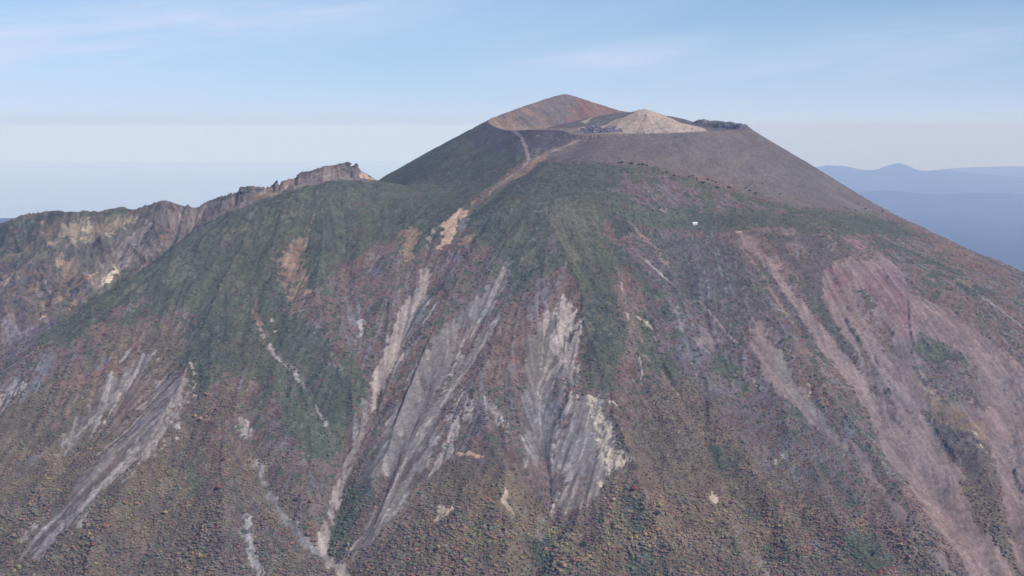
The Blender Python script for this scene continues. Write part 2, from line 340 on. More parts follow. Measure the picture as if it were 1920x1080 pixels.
for pts, h in CRAG:
    P = hit(dens(pts, 8), SMOOTH); b = box(P, 60)
    d, p, s = seg_dist(XX[b] + WOB[b] * .25, YY[b] + WOB2[b] * .25, P, True); n = len(P) - 1
    end = np.clip(np.minimum(p, n - p) / (0.2 * n) + .25, 0, 1)
    # right hand side seen from the camera (larger x) is the high one
    dirx = np.sign(P[-1][1] - P[0][1]) or 1
    hi = (s * dirx) > 0
    hi = ~hi
    if h < 0: hi = ~hi
    hh = abs(h)
    end = end * (p > 0.02) * (p < n - 0.02) + end * 0.3 * ((p <= 0.02) | (p >= n - 0.02))
    tw = .5 + .5 * np.tanh(np.where(hi, d, -d) / 1.8); end = end * (.35 + 1.3 * FIN[b])
    Z[b] += end * (tw * .5 * hh * np.exp(-d / 14) - (1 - tw) * .18 * hh * np.exp(-d / 4))
    ROCKY[b] = np.maximum(ROCKY[b], np.exp(-(d / 10)**2) * end)
# ---------------------------------------------------------------- what covers the ground (real base colours)
PAL = dict(green=(.061,.064,.041), dkgreen=(.047,.052,.038), olive=(.088,.083,.056), redbrown=(.116,.080,.066), mauvebrown=(.104,.076,.072), rust=(.138,.085,.060),
 autumn=(.100,.076,.052), cinder=(.122,.098,.085), darkcinder=(.068,.056,.060), scree=(.162,.137,.124), screemauve=(.176,.127,.117), screepink=(.265,.205,.172), pink=(.200,.128,.116), red=(.170,.100,.098),
 tan=(.200,.135,.088), pinkscree=(.200,.142,.128), darkscrub=(.078,.062,.054), sand=(.40,.265,.18), sandpale=(.36,.29,.22), rockpale=(.26,.22,.20), rock=(.130,.112,.118), rockmauve=(.152,.119,.100), ochre=(.200,.150,.098), path=(.20,.158,.140),
 palecone=(.34,.25,.19), moundgrey=(.120,.102,.088), floor=(.185,.135,.100), wallred=(.150,.088,.075), wallgrey=(.125,.098,.092), walltan=(.180,.118,.084), block=(.125,.112,.125), ridgeb=(.086,.072,.052), white=(.45,.42,.40), pinkline=(.24,.165,.15), darkrock=(.06,.055,.06))
KEY = list(PAL); ID = {k: i for i, k in enumerate(KEY)}
CLS = np.full(XX.shape, ID['redbrown'], np.int16)
FIELD = {'s': STR, 'S': STR1, 'p': PAT, 'f': FIN, 'b': BIG}
SPK = rank(fbm(XX, YY, 4.5, 2, 58))
W1 = (fbm(XX, YY, 26, 3, 81) - .5) * 22; W2 = (fbm(XX, YY, 26, 3, 82) - .5) * 22
def poly(cls, pts, amp=7, mode='p', cov=1.0, cmode='p', wob=0.5):
    P = hit(dens(pts, 9, True), Z); b = box(P, 30)
    x, y = XX[b] + W1[b] * wob, YY[b] + W2[b] * wob
    inn = inside(x, y, P); d, _, _ = seg_dist(x, y, np.vstack([P, P[:1]]))
    sd = np.where(inn, d, -d)
    m = sd + amp * 2.2 * (FIELD[mode][b] - .5) + amp * 1.3 * (FIN[b] - .5) + amp * .9 * (SPK[b] - .5) > 0
    if cov < 1: m &= FIELD[cmode][b] < cov
    CLS[b][m] = ID[cls]
def line(cls, pts, w, cov=1.0, cmode='f', wob=0.3, taper=True):
    P = hit(dens(pts, 6), Z); b = box(P, 12 + w)
    d, p, s = seg_dist(XX[b] + W1[b] * wob, YY[b] + W2[b] * wob, P)
    n = len(P) - 1; wd = w * (np.clip(4 * np.minimum(p, n - p) / n, .35, 1) if taper else 1) * (.6 + .8 * FIN[b])
    m = d < wd
    if cov < 1: m &= FIELD[cmode][b] < cov
    CLS[b][m] = ID[cls]
# broad cover
poly('mauvebrown', [(1180,440),(1400,440),(1500,560),(1560,800),(1640,960),(1500,920),(1380,830),(1260,720),(1180,600)], 20, 'p', .75, 'b')
poly('autumn', [(-60,690),(120,640),(250,640),(330,700),(350,760),(390,720),(450,760),(520,900),(600,1000),(640,1040),(700,1000),(760,960),(830,860),(900,850),(980,900),(1080,960),(1180,880),(1180,750),(1300,730),(1400,850),(1500,900),(1640,960),(1790,1080),(1830,1250),(-60,1250)], 25, 'p')
poly('redbrown', [(350,740),(450,770),(500,900),(560,1030),(420,1060),(360,900)], 20, 'p', .55, 'p')
poly('autumn', [(100,650),(330,600),(330,690),(200,760),(60,860),(-60,900),(-60,780)], 18, 'p')
poly('rust', [(120,690),(250,640),(230,700),(150,760),(60,800),(80,740)], 18, 'S', .6, 'p')
poly('redbrown', [(-60,560),(90,600),(60,640),(150,600),(230,600),(170,680),(60,740),(-60,800)], 12, 'S')
# left ridge face
poly('ridgeb', [(-120,440),(0,410),(60,390),(200,385),(310,365),(290,440),(200,470),(190,560),(120,600),(60,560),(-120,620)], 14, 'p')
poly('dkgreen', [(-60,425),(0,415),(50,398),(110,392),(200,391),(308,368),(330,380),(280,395),(200,403),(110,406),(70,420),(40,470),(-60,490)], 6, 'S', .9, 'f'); poly('redbrown', [(-100,490),(60,500),(140,520),(240,480),(200,540),(110,590),(40,620),(-100,640)], 16, 'S', .62, 'p')
poly('rockmauve', [(286,384),(350,384),(400,370),(430,370),(400,412),(340,455),(290,480),(240,500),(170,560),(120,590),(150,540),(190,490),(230,450),(262,425)], 9, 'S', .78, 'p')
poly('ochre', [(78,418),(130,413),(200,409),(240,402),(280,397),(258,420),(225,436),(180,452),(165,462),(130,464),(118,452),(95,462),(82,440)], 10, 'S', .58, 'S')
poly('ochre', [(78,418),(200,409),(280,397),(225,436),(165,462),(82,440)], 6, 'f', .35, 'f')
poly('ochre', [(60,455),(45,478),(28,478),(40,462)], 5, 'p'); poly('ochre', [(0,515),(30,512),(34,530),(0,535)], 6, 'p'); poly('ochre', [(108,474),(118,480),(110,500),(104,492)], 5, 'p')
poly('rust', [(296,425),(330,425),(312,462),(296,458)], 6, 'S'); poly('tan', [(355,400),(378,392),(362,420),(345,420)], 5, 'S')
line('pinkline', [(322,380),(330,390),(338,408),(346,415)], 3); line('tan', [(180,510),(140,540),(105,565),(85,590),(76,602)], 5); line('sandpale', [(80,592),(76,602)], 4)
line('tan', [(150,540),(145,560),(130,580)], 4); poly('sandpale', [(216,502),(220,508),(205,525),(188,538),(195,520)], 3, 's'); line('olive', [(290,480),(240,510),(190,545),(150,575),(100,600),(76,612)], 7)
line('tan', [(262,505),(240,520),(220,530)], 3, .6); line('rockpale', [(115,600),(95,615),(85,622)], 3, .7)
poly('rust', [(205,560),(225,555),(215,600),(190,640),(160,650),(170,620),(195,590)], 7, 'S', .8, 'f'); poly('rock', [(0,640),(60,615),(110,598),(90,630),(30,668),(0,690)], 8, 'S', .7, 's'); line('rock', [(100,660),(80,700),(50,740)], 8, .7, 's')
poly('rockpale', [(-20,745),(0,735),(55,718),(30,745),(0,775),(-20,790)], 6, 's', .7, 's'); poly('scree', [(-20,728),(40,712),(48,720),(10,740),(-20,750)], 5, 's')
poly('rock', [(-100,470),(60,450),(160,470),(260,430),(360,400),(330,470),(200,560),(90,600),(-100,640)], 12, 'S', .17, 's'); poly('rust', [(-100,470),(60,450),(160,470),(260,430),(330,470),(200,560),(90,600),(-100,640)], 12, 'S', .10, 'f'); poly('tan', [(-60,500),(60,470),(160,480),(260,470),(200,540),(90,590),(-60,600)], 10, 'S', .10, 'S'); poly('dkgreen', [(-60,480),(60,460),(200,450),(330,400),(330,450),(200,560),(90,600),(-60,620)], 12, 'S', .16, 'f')
# dome and left flank of the cone
poly('green', [(725,336),(640,330),(560,346),(480,370),(400,405),(330,455),(280,490),(200,545),(110,605),(70,640),(110,655),(200,615),(300,590),(368,560),(350,640),(330,700),(348,760),(392,735),(420,700),(460,700),(470,760),(520,800),(560,830),(610,868),(645,845),(660,770),(688,720),(660,640),(625,690),(605,640),(585,600),(545,585),(600,560),(640,500),(690,462),(740,452),(760,490),(800,470),(832,455),(870,400),(900,370),(880,352),(800,350)], 12, 'p')
poly('redbrown', [(340,520),(300,560),(220,600),(160,640),(130,640),(200,590),(270,550)], 8, 'S', .5, 'S'); poly('olive', [(640,345),(560,360),(460,400),(380,450),(430,460),(520,420),(620,380)], 20, 'p', .45, 'p'); poly('olive', [(360,470),(290,510),(220,545),(280,560),(360,520)], 10, 'S', .5, 'S')
poly('green', [(925,222),(870,243),(790,285),(712,336),(705,346),(800,360),(880,365),(930,346),(988,305),(978,275),(962,247),(940,238)], 6, 'p')
poly('darkcinder', [(905,232),(925,226),(945,240),(985,242),(1050,240),(1090,258),(1052,280),(1010,297),(992,302),(985,290),(960,286),(925,287),(882,278),(890,250)], 9, 'f', .96, 'f')
poly('olive', [(990,280),(1000,278),(1040,280),(1010,300),(992,302)], 5, 'f', .7, 'f')
poly('cinder', [(1085,262),(1140,248),(1250,246),(1340,240),(1404,236),(1450,262),(1550,322),(1650,385),(1700,410),(1650,400),(1560,392),(1480,384),(1400,362),(1330,334),(1260,320),(1215,306),(1150,303),(1090,300),(1040,303),(1000,302),(1040,280)], 7, 'f')
poly('tan', [(1045,284),(1004,300),(965,315),(935,345),(905,372),(880,388),(868,396),(895,375),(935,357),(985,328),(1020,304)], 5, 'S', .9, 'f'); poly('rust', [(985,300),(960,315),(935,340),(925,355),(950,345),(985,318)], 4, 's', .55, 'f')
# middle: green and red mosaic round the hut
poly('green', [(990,326),(1015,305),(1100,303),(1200,310),(1290,334),(1400,370),(1500,390),(1600,400),(1690,418),(1740,446),(1640,442),(1500,442),(1390,434),(1300,434),(1230,426),(1180,412),(1142,406),(1142,440),(1172,480),(1215,516),(1236,552),(1205,548),(1165,505),(1152,560),(1172,640),(1162,740),(1105,720),(1088,640),(1092,560),(1055,510),(1005,520),(962,560),(940,520),(930,470),(880,440),(868,402),(900,380),(950,346)], 10, 'p')
poly('mauvebrown', [(1170,325),(1240,330),(1330,350),(1420,385),(1560,410),(1660,425),(1560,415),(1420,400),(1330,398),(1250,395),(1180,380),(1130,365)], 10, 'p', .62, 'p'); poly('pink', [(1120,368),(1180,372),(1250,392),(1330,402),(1420,392),(1470,410),(1380,405),(1260,408),(1190,388)], 8, 'p', .22, 'p')
poly('olive', [(1000,380),(1070,370),(1130,390),(1130,440),(1090,500),(1050,500),(985,520),(960,500),(1000,440)], 14, 'S', .5, 'S'); poly('rock', [(1000,400),(1080,400),(1090,440),(1060,480),(1000,480)], 12, 's', .16, 's')
poly('redbrown', [(1400,432),(1560,432),(1660,448),(1800,500),(1920,560),(1980,640),(1920,640),(1840,610),(1760,560),(1690,520),(1660,470),(1560,445)], 12, 'p'); poly('green', [(1620,450),(1700,440),(1760,470),(1850,520),(1880,560),(1800,560),(1740,540),(1690,500)], 14, 'p', .55, 'p')
poly('rust', [(1700,430),(1780,465),(1920,530),(1920,560),(1840,530),(1750,490)], 12, 'p', .35, 'f'); poly('green', [(1440,400),(1560,408),(1680,430),(1660,440),(1500,438),(1400,430)], 8, 'p', .7, 'p')
poly('dkgreen', [(1142,404),(1190,415),(1220,440),(1180,440),(1160,445),(1150,430)], 5, 'f'); poly('dkgreen', [(1090,560),(1112,540),(1150,560),(1160,620),(1150,680),(1120,700),(1100,690),(1086,650),(1094,610)], 7, 'f'); poly('dkgreen', [(1150,455),(1180,475),(1205,500),(1190,505),(1160,480)], 5, 'f')
poly('redbrown', [(1130,620),(1170,610),(1180,650),(1150,660)], 10, 'p', .5, 'p'); poly('green', [(1180,560),(1230,600),(1270,680),(1320,760),(1380,860),(1330,800),(1260,720),(1200,640)], 16, 'p', .6, 'p')
poly('darkscrub', [(1200,440),(1380,440),(1440,560),(1500,680),(1440,700),(1330,600),(1230,520)], 16, 'p', .5, 'f'); poly('green', [(1190,600),(1250,640),(1280,700),(1240,720),(1200,680)], 10, 'p', .7, 'p'); poly('green', [(1320,640),(1380,690),(1420,740),(1380,740),(1340,690)], 9, 'p', .75, 'p'); poly('green', [(1520,840),(1580,900),(1620,960),(1600,960),(1540,900)], 8, 'p', .7, 'p')
poly('dkgreen', [(1290,740),(1340,800),(1390,900),(1440,1000),(1500,1080),(1450,1080),(1390,970),(1330,860)], 12, 'p', .5, 'p'); poly('dkgreen', [(1170,930),(1215,930),(1205,1000),(1230,1090),(1190,1090),(1165,1000)], 10, 'p', .8, 'p'); poly('dkgreen', [(990,990),(1040,1000),(1040,1090),(1000,1090)], 10, 'p', .7, 'p')
poly('green', [(610,960),(650,920),(690,900),(690,960),(660,1000),(640,1050),(625,1060),(612,1010)], 10, 'p', .9, 'f'); poly('green', [(605,610),(640,620),(660,700),(650,800),(635,830),(605,760),(600,680)], 8, 'f'); poly('dkgreen', [(340,600),(440,600),(440,680),(400,720),(350,700)], 14, 'p', .8, 'p')
poly('green', [(340,820),(390,830),(380,950),(350,930)], 14, 'p', .55, 'p'); poly('green', [(1560,1000),(1640,1000),(1700,1080),(1600,1080)], 12, 'p', .6, 'p')
poly('redbrown', [(540,570),(640,520),(700,480),(760,500),(740,600),(700,700),(660,640),(625,690),(600,620)], 14, 'p', .85, 'p'); poly('redbrown', [(460,700),(540,740),(600,860),(630,920),(580,1000),(520,900),(470,800)], 14, 'p', .5, 'p'); poly('redbrown', [(960,560),(1000,520),(985,620),(985,760),(940,860),(900,740),(930,640)], 10, 'p', .85, 'p'); poly('rust', [(960,560),(985,560),(985,660),(950,700),(930,640)], 10, 'p', .4, 'f')
# bare ground on the dome
poly('tan', [(527,480),(545,455),(568,447),(574,462),(568,500),(576,522),(583,556),(556,562),(552,575),(540,555),(529,530),(521,500)], 5, 'f', .88, 'f'); poly('rust', [(545,465),(570,455),(570,500),(548,500)], 5, 'f', .6, 'f'); line('tan', [(480,560),(478,585),(490,620),(500,640)], 5, .7); line('tan', [(590,392),(585,415),(578,440)], 2.5, .5)
poly('tan', [(741,445),(758,430),(786,428),(780,462),(768,497),(755,480),(743,468)], 4, 'f', .92, 'f'); poly('olive', [(741,445),(758,435),(765,450),(755,475),(743,468)], 4, 'f', .7, 'f')
poly('sand', [(861,392),(877,391),(869,405),(864,420),(850,440),(846,455),(836,465),(817,467),(828,456),(831,432),(840,410)], 3, 'f'); poly('rock', [(862,410),(876,412),(874,428),(858,430)], 3, 'f'); poly('pinkline', [(808,430),(818,425),(812,445),(804,470),(800,462)], 4, 'f', .8, 'f'); poly('tan', [(864,448),(890,440),(886,455),(868,462)], 4, 'f', .8, 'f'); poly('rock', [(838,470),(862,470),(860,486),(842,488)], 4, 'f', .8, 'f')
line('tan', [(905,366),(892,374),(880,386)], 3, .7); poly('rock', [(690,480),(715,475),(720,520),(700,530),(688,505)], 6, 'f', .6, 'f'); line('rock', [(700,560),(690,590),(675,620)], 4, .7); poly('rockpale', [(672,600),(682,595),(680,615),(668,640)], 3, 'f', .8, 'f')
line('olive', [(500,440),(600,440),(720,400)], 4, .35, 'f'); line('rockpale', [(480,600),(500,645),(530,680),(555,705)], 3.5, .65); line('rockpale', [(545,685),(560,705),(572,728)], 5, .75); line('rockpale', [(590,760),(620,810),(632,850)], 3, .5); line('rockpale', [(505,598),(512,602)], 5); line('rockpale', [(515,620),(519,622)], 4)
# screes of the middle
poly('screepink', [(799,500),(808,508),(801,540),(797,560),(806,552),(800,582),(780,602),(776,620),(760,650),(740,690),(716,735),(701,760),(690,790),(676,815),(666,845),(656,880),(640,905),(630,950),(615,985),(608,1035),(642,1058),(642,1076),(596,1044),(597,1000),(611,985),(621,940),(639,890),(657,850),(671,800),(684,765),(700,720),(712,680),(740,610),(760,570),(780,540),(790,505)], 3, 's'); poly('scree', [(790,560),(806,552),(798,585),(775,620),(750,670),(735,690),(760,630)], 3, 's', .8, 's'); line('rockpale', [(820,568),(806,590),(790,612)], 2.5)
poly('scree', [(688,722),(702,730),(686,790),(668,822),(668,780)], 5, 's', .7, 's'); poly('rockpale', [(447,783),(466,790),(470,815),(455,818),(445,797)], 3, 'f', .8, 'f'); poly('scree', [(478,860),(494,888),(514,935),(530,962),(560,1000),(592,1030),(602,1044),(570,1022),(530,978),(505,932),(484,885)], 4, 's'); poly('rockpale', [(452,966),(470,970),(472,1010),(482,1050),(494,1090),(480,1090),(465,1040),(455,1000)], 4, 'f', .85, 'f')
poly('scree', [(955,498),(962,492),(947,530),(931,565),(906,600),(881,635),(861,652),(850,682),(880,660),(900,630),(935,588),(931,610),(906,650),(881,690),(866,720),(850,742),(830,772),(816,800),(811,830),(800,862),(770,912),(740,962),(700,1008),(664,1042),(680,990),(720,932),(740,902),(728,880),(690,897),(670,892),(690,860),(715,810),(745,760),(770,700),(800,660),(830,615),(860,590),(880,570),(915,540),(940,515)], 5, 's')
poly('redbrown', [(858,692),(866,690),(835,735),(800,775),(785,792),(795,770),(825,730)], 3, 's', .8, 's'); poly('redbrown', [(880,600),(890,600),(866,640),(856,650),(862,630)], 3, 's'); poly('redbrown', [(752,850),(772,850),(752,900),(738,905)], 5, 's', .7, 's'); poly('redbrown', [(715,815),(722,822),(700,870),(692,868)], 3, 's')
poly('screemauve', [(932,520),(950,502),(940,530),(915,565),(890,590),(905,560)], 3, 's', .7, 's')
poly('rockpale', [(860,735),(880,745),(900,742),(930,752),(946,790),(951,812),(934,800),(920,772),(905,768),(892,790),(902,808),(880,800),(866,790),(852,830),(852,850),(830,882),(800,897),(820,860),(834,820),(844,792),(828,790),(853,758)], 5, 's', .62, 's'); poly('tan', [(905,745),(940,760),(955,800),(960,850),(945,820),(930,780)], 6, 'f', .5, 'f')
poly('rock', [(1060,498),(1050,540),(1020,572),(1000,602),(985,592),(1000,560),(1030,530)], 8, 's', .6, 'f'); poly('scree', [(1060,555),(1072,560),(1084,600),(1092,642),(1080,682),(1065,702),(1060,720),(1065,742),(1050,762),(1030,772),(1045,790),(1040,822),(1030,852),(1000,872),(984,850),(985,800),(977,780),(984,720),(984,630),(1004,620),(1012,610),(1034,585),(1048,562)], 5, 's'); poly('rockpale', [(1048,560),(1066,556),(1078,575),(1090,602),(1092,642),(1078,690),(1060,690),(1046,720),(1026,735),(1050,660),(1036,640),(1045,600)], 7, 's', .72, 'S'); poly('dkgreen', [(1070,625),(1078,630),(1072,645),(1064,642)], 2, 'f'); poly('redbrown', [(1040,715),(1055,710),(1050,745),(1035,750)], 4, 's', .7, 's'); poly('rock', [(1022,752),(1058,750),(1058,785),(1030,785)], 6, 'f', .6, 'f')
poly('scree', [(1060,762),(1090,745),(1105,740),(1122,745),(1126,770),(1140,790),(1156,810),(1152,842),(1172,862),(1150,882),(1130,892),(1120,922),(1100,948),(1060,957),(1038,962),(1060,930),(1080,902),(1050,882),(1034,882),(1040,850),(1060,812),(1070,790)], 6, 's'); poly('redbrown', [(1070,880),(1110,890),(1100,930),(1060,945),(1060,910)], 7, 's', .45, 's'); poly('sandpale', [(1103,740),(1122,743),(1122,762),(1132,782),(1153,800),(1156,830),(1136,834),(1162,850),(1182,866),(1162,874),(1140,887),(1122,862),(1120,820),(1108,790)], 5, 'f', .72, 'f'); line('sandpale', [(1148,752),(1153,756)], 4, taper=False)
line('sand', [(858,849),(880,851),(905,856)], 4, .85); poly('sandpale', [(815,975),(830,952),(848,944),(853,954),(838,962),(826,976)], 3, 'f'); line('sandpale', [(948,918),(953,930),(944,940),(955,952),(965,965)], 4, .8); line('sandpale', [(1334,922),(1340,932),(1345,943)], 4); line('rockpale', [(1462,848),(1468,854),(1473,862)], 2.2); line('rockpale', [(1452,866),(1458,868)], 3); line('sandpale', [(1182,1005),(1186,1015)], 3); line('rockpale', [(792,925),(797,945)], 2.5, .7); line('sandpale', [(1120,905),(1132,912)], 3)
poly('scree', [(1012,965),(1022,980),(1018,1010),(1010,1005)], 4, 's', .8, 's'); line('scree', [(985,950),(985,975)], 4, .6); line('scree', [(1000,830),(988,850),(985,880)], 5, .6)
poly('scree', [(1380,960),(1420,1010),(1450,1060),(1470,1100),(1430,1090),(1395,1030),(1370,990)], 14, 'S', .35, 'f')
for a in ([(1178,414),(1190,425),(1205,445),(1230,465)], [(1230,465),(1245,490),(1262,505)]): line('tan', a, 4, .8)
line('rockpale', [(1198,480),(1215,492),(1235,512),(1262,534)], 2.8); line('rockpale', [(1150,470),(1158,500),(1168,540),(1178,600),(1185,640)], 2.6, .5); line('sandpale', [(1190,590),(1212,608),(1222,620)], 3, .7); line('olive', [(1170,560),(1200,620),(1230,660),(1260,700)], 6, .6); line('rockpale', [(1195,650),(1205,690),(1202,720)], 2.5, .6); line('tan', [(1235,690),(1255,720),(1270,740)], 4, .6); line('rockpale', [(1405,705),(1425,728)], 3, .6); line('pinkline', [(1310,560),(1360,620),(1400,660)], 2.5, .5)
poly('scree', [(1255,568),(1285,580),(1290,610),(1270,640),(1262,600)], 6, 'f', .6, 'f'); poly('screemauve', [(1308,612),(1325,610),(1345,640),(1335,660),(1310,650)], 5, 'f'); poly('rock', [(1265,640),(1300,630),(1330,665),(1310,695),(1285,680)], 8, 'f', .6, 'f')
line('screepink', [(676,815),(662,850),(640,900),(629,945),(613,988),(603,1036)], 6.2, wob=.1, taper=False); line('screepink', [(603,1036),(622,1056),(640,1068),(652,1100)], 6, wob=.1, taper=False); line('scree', [(478,862),(498,905),(517,948),(545,985)], 3.2, wob=.1); line('scree', [(530,965),(560,1000),(600,1042)], 6.5, wob=.1); line('rockpale', [(456,968),(466,990),(470,1020),(480,1055),(488,1090)], 5, .9, wob=.15)
line('rockpale', [(350,692),(336,735),(326,785)], 5, .75, 's'); line('rockpale', [(322,790),(285,835),(240,872),(190,915)], 5, .7, 's'); line('rockpale', [(180,925),(120,985),(60,1035)], 4.5, .8, 's'); line('rockpale', [(120,830),(180,770),(235,705)], 3.5, .55, 's')
# right: pink gully, mauve bowl, grey fan
poly('screemauve', [(1412,596),(1430,612),(1452,650),(1480,690),(1512,740),(1560,800),(1605,845),(1560,832),(1500,772),(1460,740),(1432,690),(1410,640)], 5, 's'); poly('scree', [(1450,650),(1480,690),(1512,745),(1560,800),(1590,830),(1540,800),(1490,745),(1460,700)], 4, 's'); poly('rock', [(1425,605),(1470,620),(1500,660),(1485,670),(1450,640)], 8, 's', .5, 'f'); poly('sandpale', [(1512,720),(1522,738),(1516,745)], 3, 'f')
poly('screemauve', [(1385,436),(1402,440),(1432,470),(1452,500),(1476,520),(1481,535),(1500,565),(1540,610),(1562,640),(1602,670),(1642,730),(1682,770),(1722,768),(1762,830),(1802,880),(1832,950),(1872,1000),(1902,1060),(1930,1130),(1850,1130),(1800,1040),(1750,980),(1700,900),(1660,860),(1640,800),(1600,730),(1560,680),(1530,640),(1510,600),(1480,560),(1450,520),(1420,480),(1394,460)], 4, 's')
poly('screemauve', [(1548,508),(1572,492),(1600,486),(1640,488),(1652,474),(1692,508),(1712,550),(1762,570),(1822,608),(1882,658),(1925,700),(1960,760),(1960,1090),(1905,1070),(1872,880),(1852,870),(1802,830),(1762,770),(1722,770),(1680,770),(1640,735),(1600,680),(1580,640),(1552,580),(1544,540)], 6, 's')
poly('pink', [(1385,436),(1402,441),(1452,492),(1502,566),(1562,652),(1600,690),(1640,760),(1600,720),(1560,670),(1530,640),(1480,562),(1430,490)], 4, 's', .85, 's'); poly('pink', [(1455,480),(1482,514),(1462,505)], 4, 's'); line('pink', [(1392,462),(1420,500),(1450,550),(1475,590)], 4, .8); line('tan', [(1450,550),(1475,590),(1500,620)], 4, .5); line('sandpale', [(1378,434),(1392,436)], 3)
poly('red', [(1550,506),(1575,500),(1592,520),(1582,562),(1555,566)], 7, 'f', .9, 'f'); poly('red', [(1642,490),(1682,508),(1706,550),(1712,602),(1702,642),(1680,602),(1640,572),(1610,540),(1625,510)], 9, 's', .75, 's'); poly('red', [(1580,444),(1606,450),(1630,482),(1605,466)], 7, 's', .8, 'f'); line('pink', [(1430,437),(1500,440),(1580,444)], 3, .5); line('red', [(1755,570),(1790,595),(1815,608)], 4)
poly('redbrown', [(1585,560),(1640,640),(1660,690),(1640,720),(1600,690),(1570,640),(1590,620)], 7, 's', .3, 's'); poly('redbrown', [(1610,560),(1625,550),(1640,600),(1690,660),(1660,660),(1625,610)], 6, 's', .7, 'f'); poly('green', [(1612,545),(1630,545),(1640,575),(1622,570)], 5, 'f', .8, 'f')
poly('mauvebrown', [(1712,640),(1742,628),(1792,658),(1832,700),(1850,760),(1832,762),(1780,752),(1730,702)], 8, 'p'); poly('green', [(1716,640),(1745,632),(1790,665),(1800,700),(1760,690),(1730,670)], 7, 'p', .8, 'p'); poly('redbrown', [(1652,720),(1668,720),(1665,750),(1655,752)], 5, 'f')
poly('tan', [(1718,690),(1742,716),(1802,770),(1845,790),(1862,880),(1832,850),(1770,800),(1738,750)], 6, 's', .6, 'f'); poly('redbrown', [(1740,790),(1800,798),(1850,828),(1872,870),(1872,942),(1850,940),(1800,872),(1762,834)], 7, 's', .9, 'f'); poly('sandpale', [(1832,810),(1857,842),(1850,842)], 3, 'f'); line('sandpale', [(1730,715),(1745,738),(1760,750)], 4, .6); poly('pink', [(1808,748),(1830,748),(1825,765)], 5, 'f')
poly('autumn', [(1800,902),(1830,900),(1872,942),(1888,1010),(1905,1070),(1862,1012),(1820,972)], 6, 'p'); poly('autumn', [(1795,890),(1870,950),(1880,930),(1840,900)], 4, 'f', .5, 'f'); poly('redbrown', [(1560,700),(1610,760),(1650,850),(1690,905),(1660,900),(1610,860),(1560,800),(1530,740)], 7, 'p'); poly('green', [(1480,580),(1530,640),(1570,720),(1540,720),(1500,640)], 7, 'p', .6, 'p')
poly('rock', [(1880,680),(1925,700),(1925,1000),(1900,930),(1890,860)], 12, 's', .3, 'f'); line('rockpale', [(1820,540),(1860,570),(1900,600),(1925,620)], 7, .5, 's'); line('tan', [(1780,510),(1830,545)], 7, .5); line('pinkline', [(1710,555),(1760,590),(1830,640),(1890,700)], 4, .6)
line('screemauve', [(1580,800),(1640,900),(1700,980),(1740,1030)], 6, .7, 's'); line('scree', [(1740,1030),(1790,1090)], 12, .7, 's')
poly('darkscrub', [(1420,470),(1445,500),(1470,540),(1500,590),(1530,650),(1520,650),(1480,590),(1440,530)], 4, 'f', .85, 'f', wob=.3); poly('darkscrub', [(1410,436),(1560,440),(1600,470),(1545,510),(1540,560),(1500,520),(1450,470)], 8, 'p', .75, 'p'); poly('darkscrub', [(1490,500),(1525,520),(1560,600),(1605,660),(1625,720),(1600,690),(1555,630),(1510,560)], 4, 'f', .85, 'f', wob=.3); poly('green', [(1500,520),(1540,580),(1570,630),(1545,610),(1510,560)], 4, 'f', .7, 'f')
poly('pinkscree', [(1386,438),(1402,442),(1432,472),(1454,503),(1478,530),(1502,566),(1542,612),(1566,645),(1606,690),(1646,745),(1690,805),(1740,865),(1790,925),(1830,980),(1865,1030),(1900,1090),(1860,1100),(1815,1045),(1765,985),(1715,915),(1668,850),(1640,795),(1602,735),(1562,682),(1530,640),(1505,596),(1478,556),(1450,518),(1420,482),(1396,456)], 2.2, 'f', wob=.12)
poly('screemauve', [(1690,775),(1725,800),(1760,850),(1800,905),(1835,960),(1868,1015),(1905,1090),(1935,1130),(1890,1130),(1850,1075),(1800,1005),(1740,920),(1700,860)], 3, 'f', wob=.15); line('pink', [(1455,484),(1470,500),(1482,515)], 4, wob=.1)
poly('darkscrub', [(1738,790),(1800,800),(1850,830),(1872,872),(1872,938),(1850,935),(1805,872),(1765,834)], 4, 'f', .92, 'f', wob=.3); poly('autumn', [(1800,905),(1832,902),(1872,944),(1888,1010),(1902,1066),(1862,1012),(1822,974)], 4, 'f', wob=.3)
# ragged grey screes of the lower left
poly('scree', [(353,690),(348,722),(336,752),(330,782),(310,812),(280,842),(250,872),(200,912),(150,962),(108,1004),(60,1044),(36,1056),(60,1000),(110,950),(150,900),(190,850),(230,820),(270,760),(300,720)], 12, 's'); poly('scree', [(302,648),(280,682),(240,724),(210,764),(170,804),(130,842),(104,852),(120,820),(150,780),(190,720),(240,690)], 8, 's'); poly('screemauve', [(240,690),(300,700),(270,760),(230,800),(180,830),(200,790)], 14, 's', .55, 's')
poly('rockpale', [(345,694),(330,750),(320,790),(290,825),(240,872),(150,955),(60,1040),(110,985),(200,890),(270,810),(310,740)], 9, 's', .42, 's'); poly('redbrown', [(225,765),(245,745),(200,810),(165,840),(190,800)], 5, 's', .8, 's'); poly('dkgreen', [(330,770),(310,790),(290,800),(330,740)], 7, 's', .3, 's'); line('rockpale', [(295,655),(250,705),(200,760),(140,820)], 4, .5, 's'); line('rockpale', [(245,655),(225,680)], 4); line('rock', [(215,665),(180,690),(160,705)], 7, .5); line('rockpale', [(240,895),(225,905)], 3)
poly('rock', [(20,870),(60,860),(60,900),(30,910)], 9, 'f', .4, 'f'); line('scree', [(355,590),(340,640),(320,660)], 4, .5, 's')
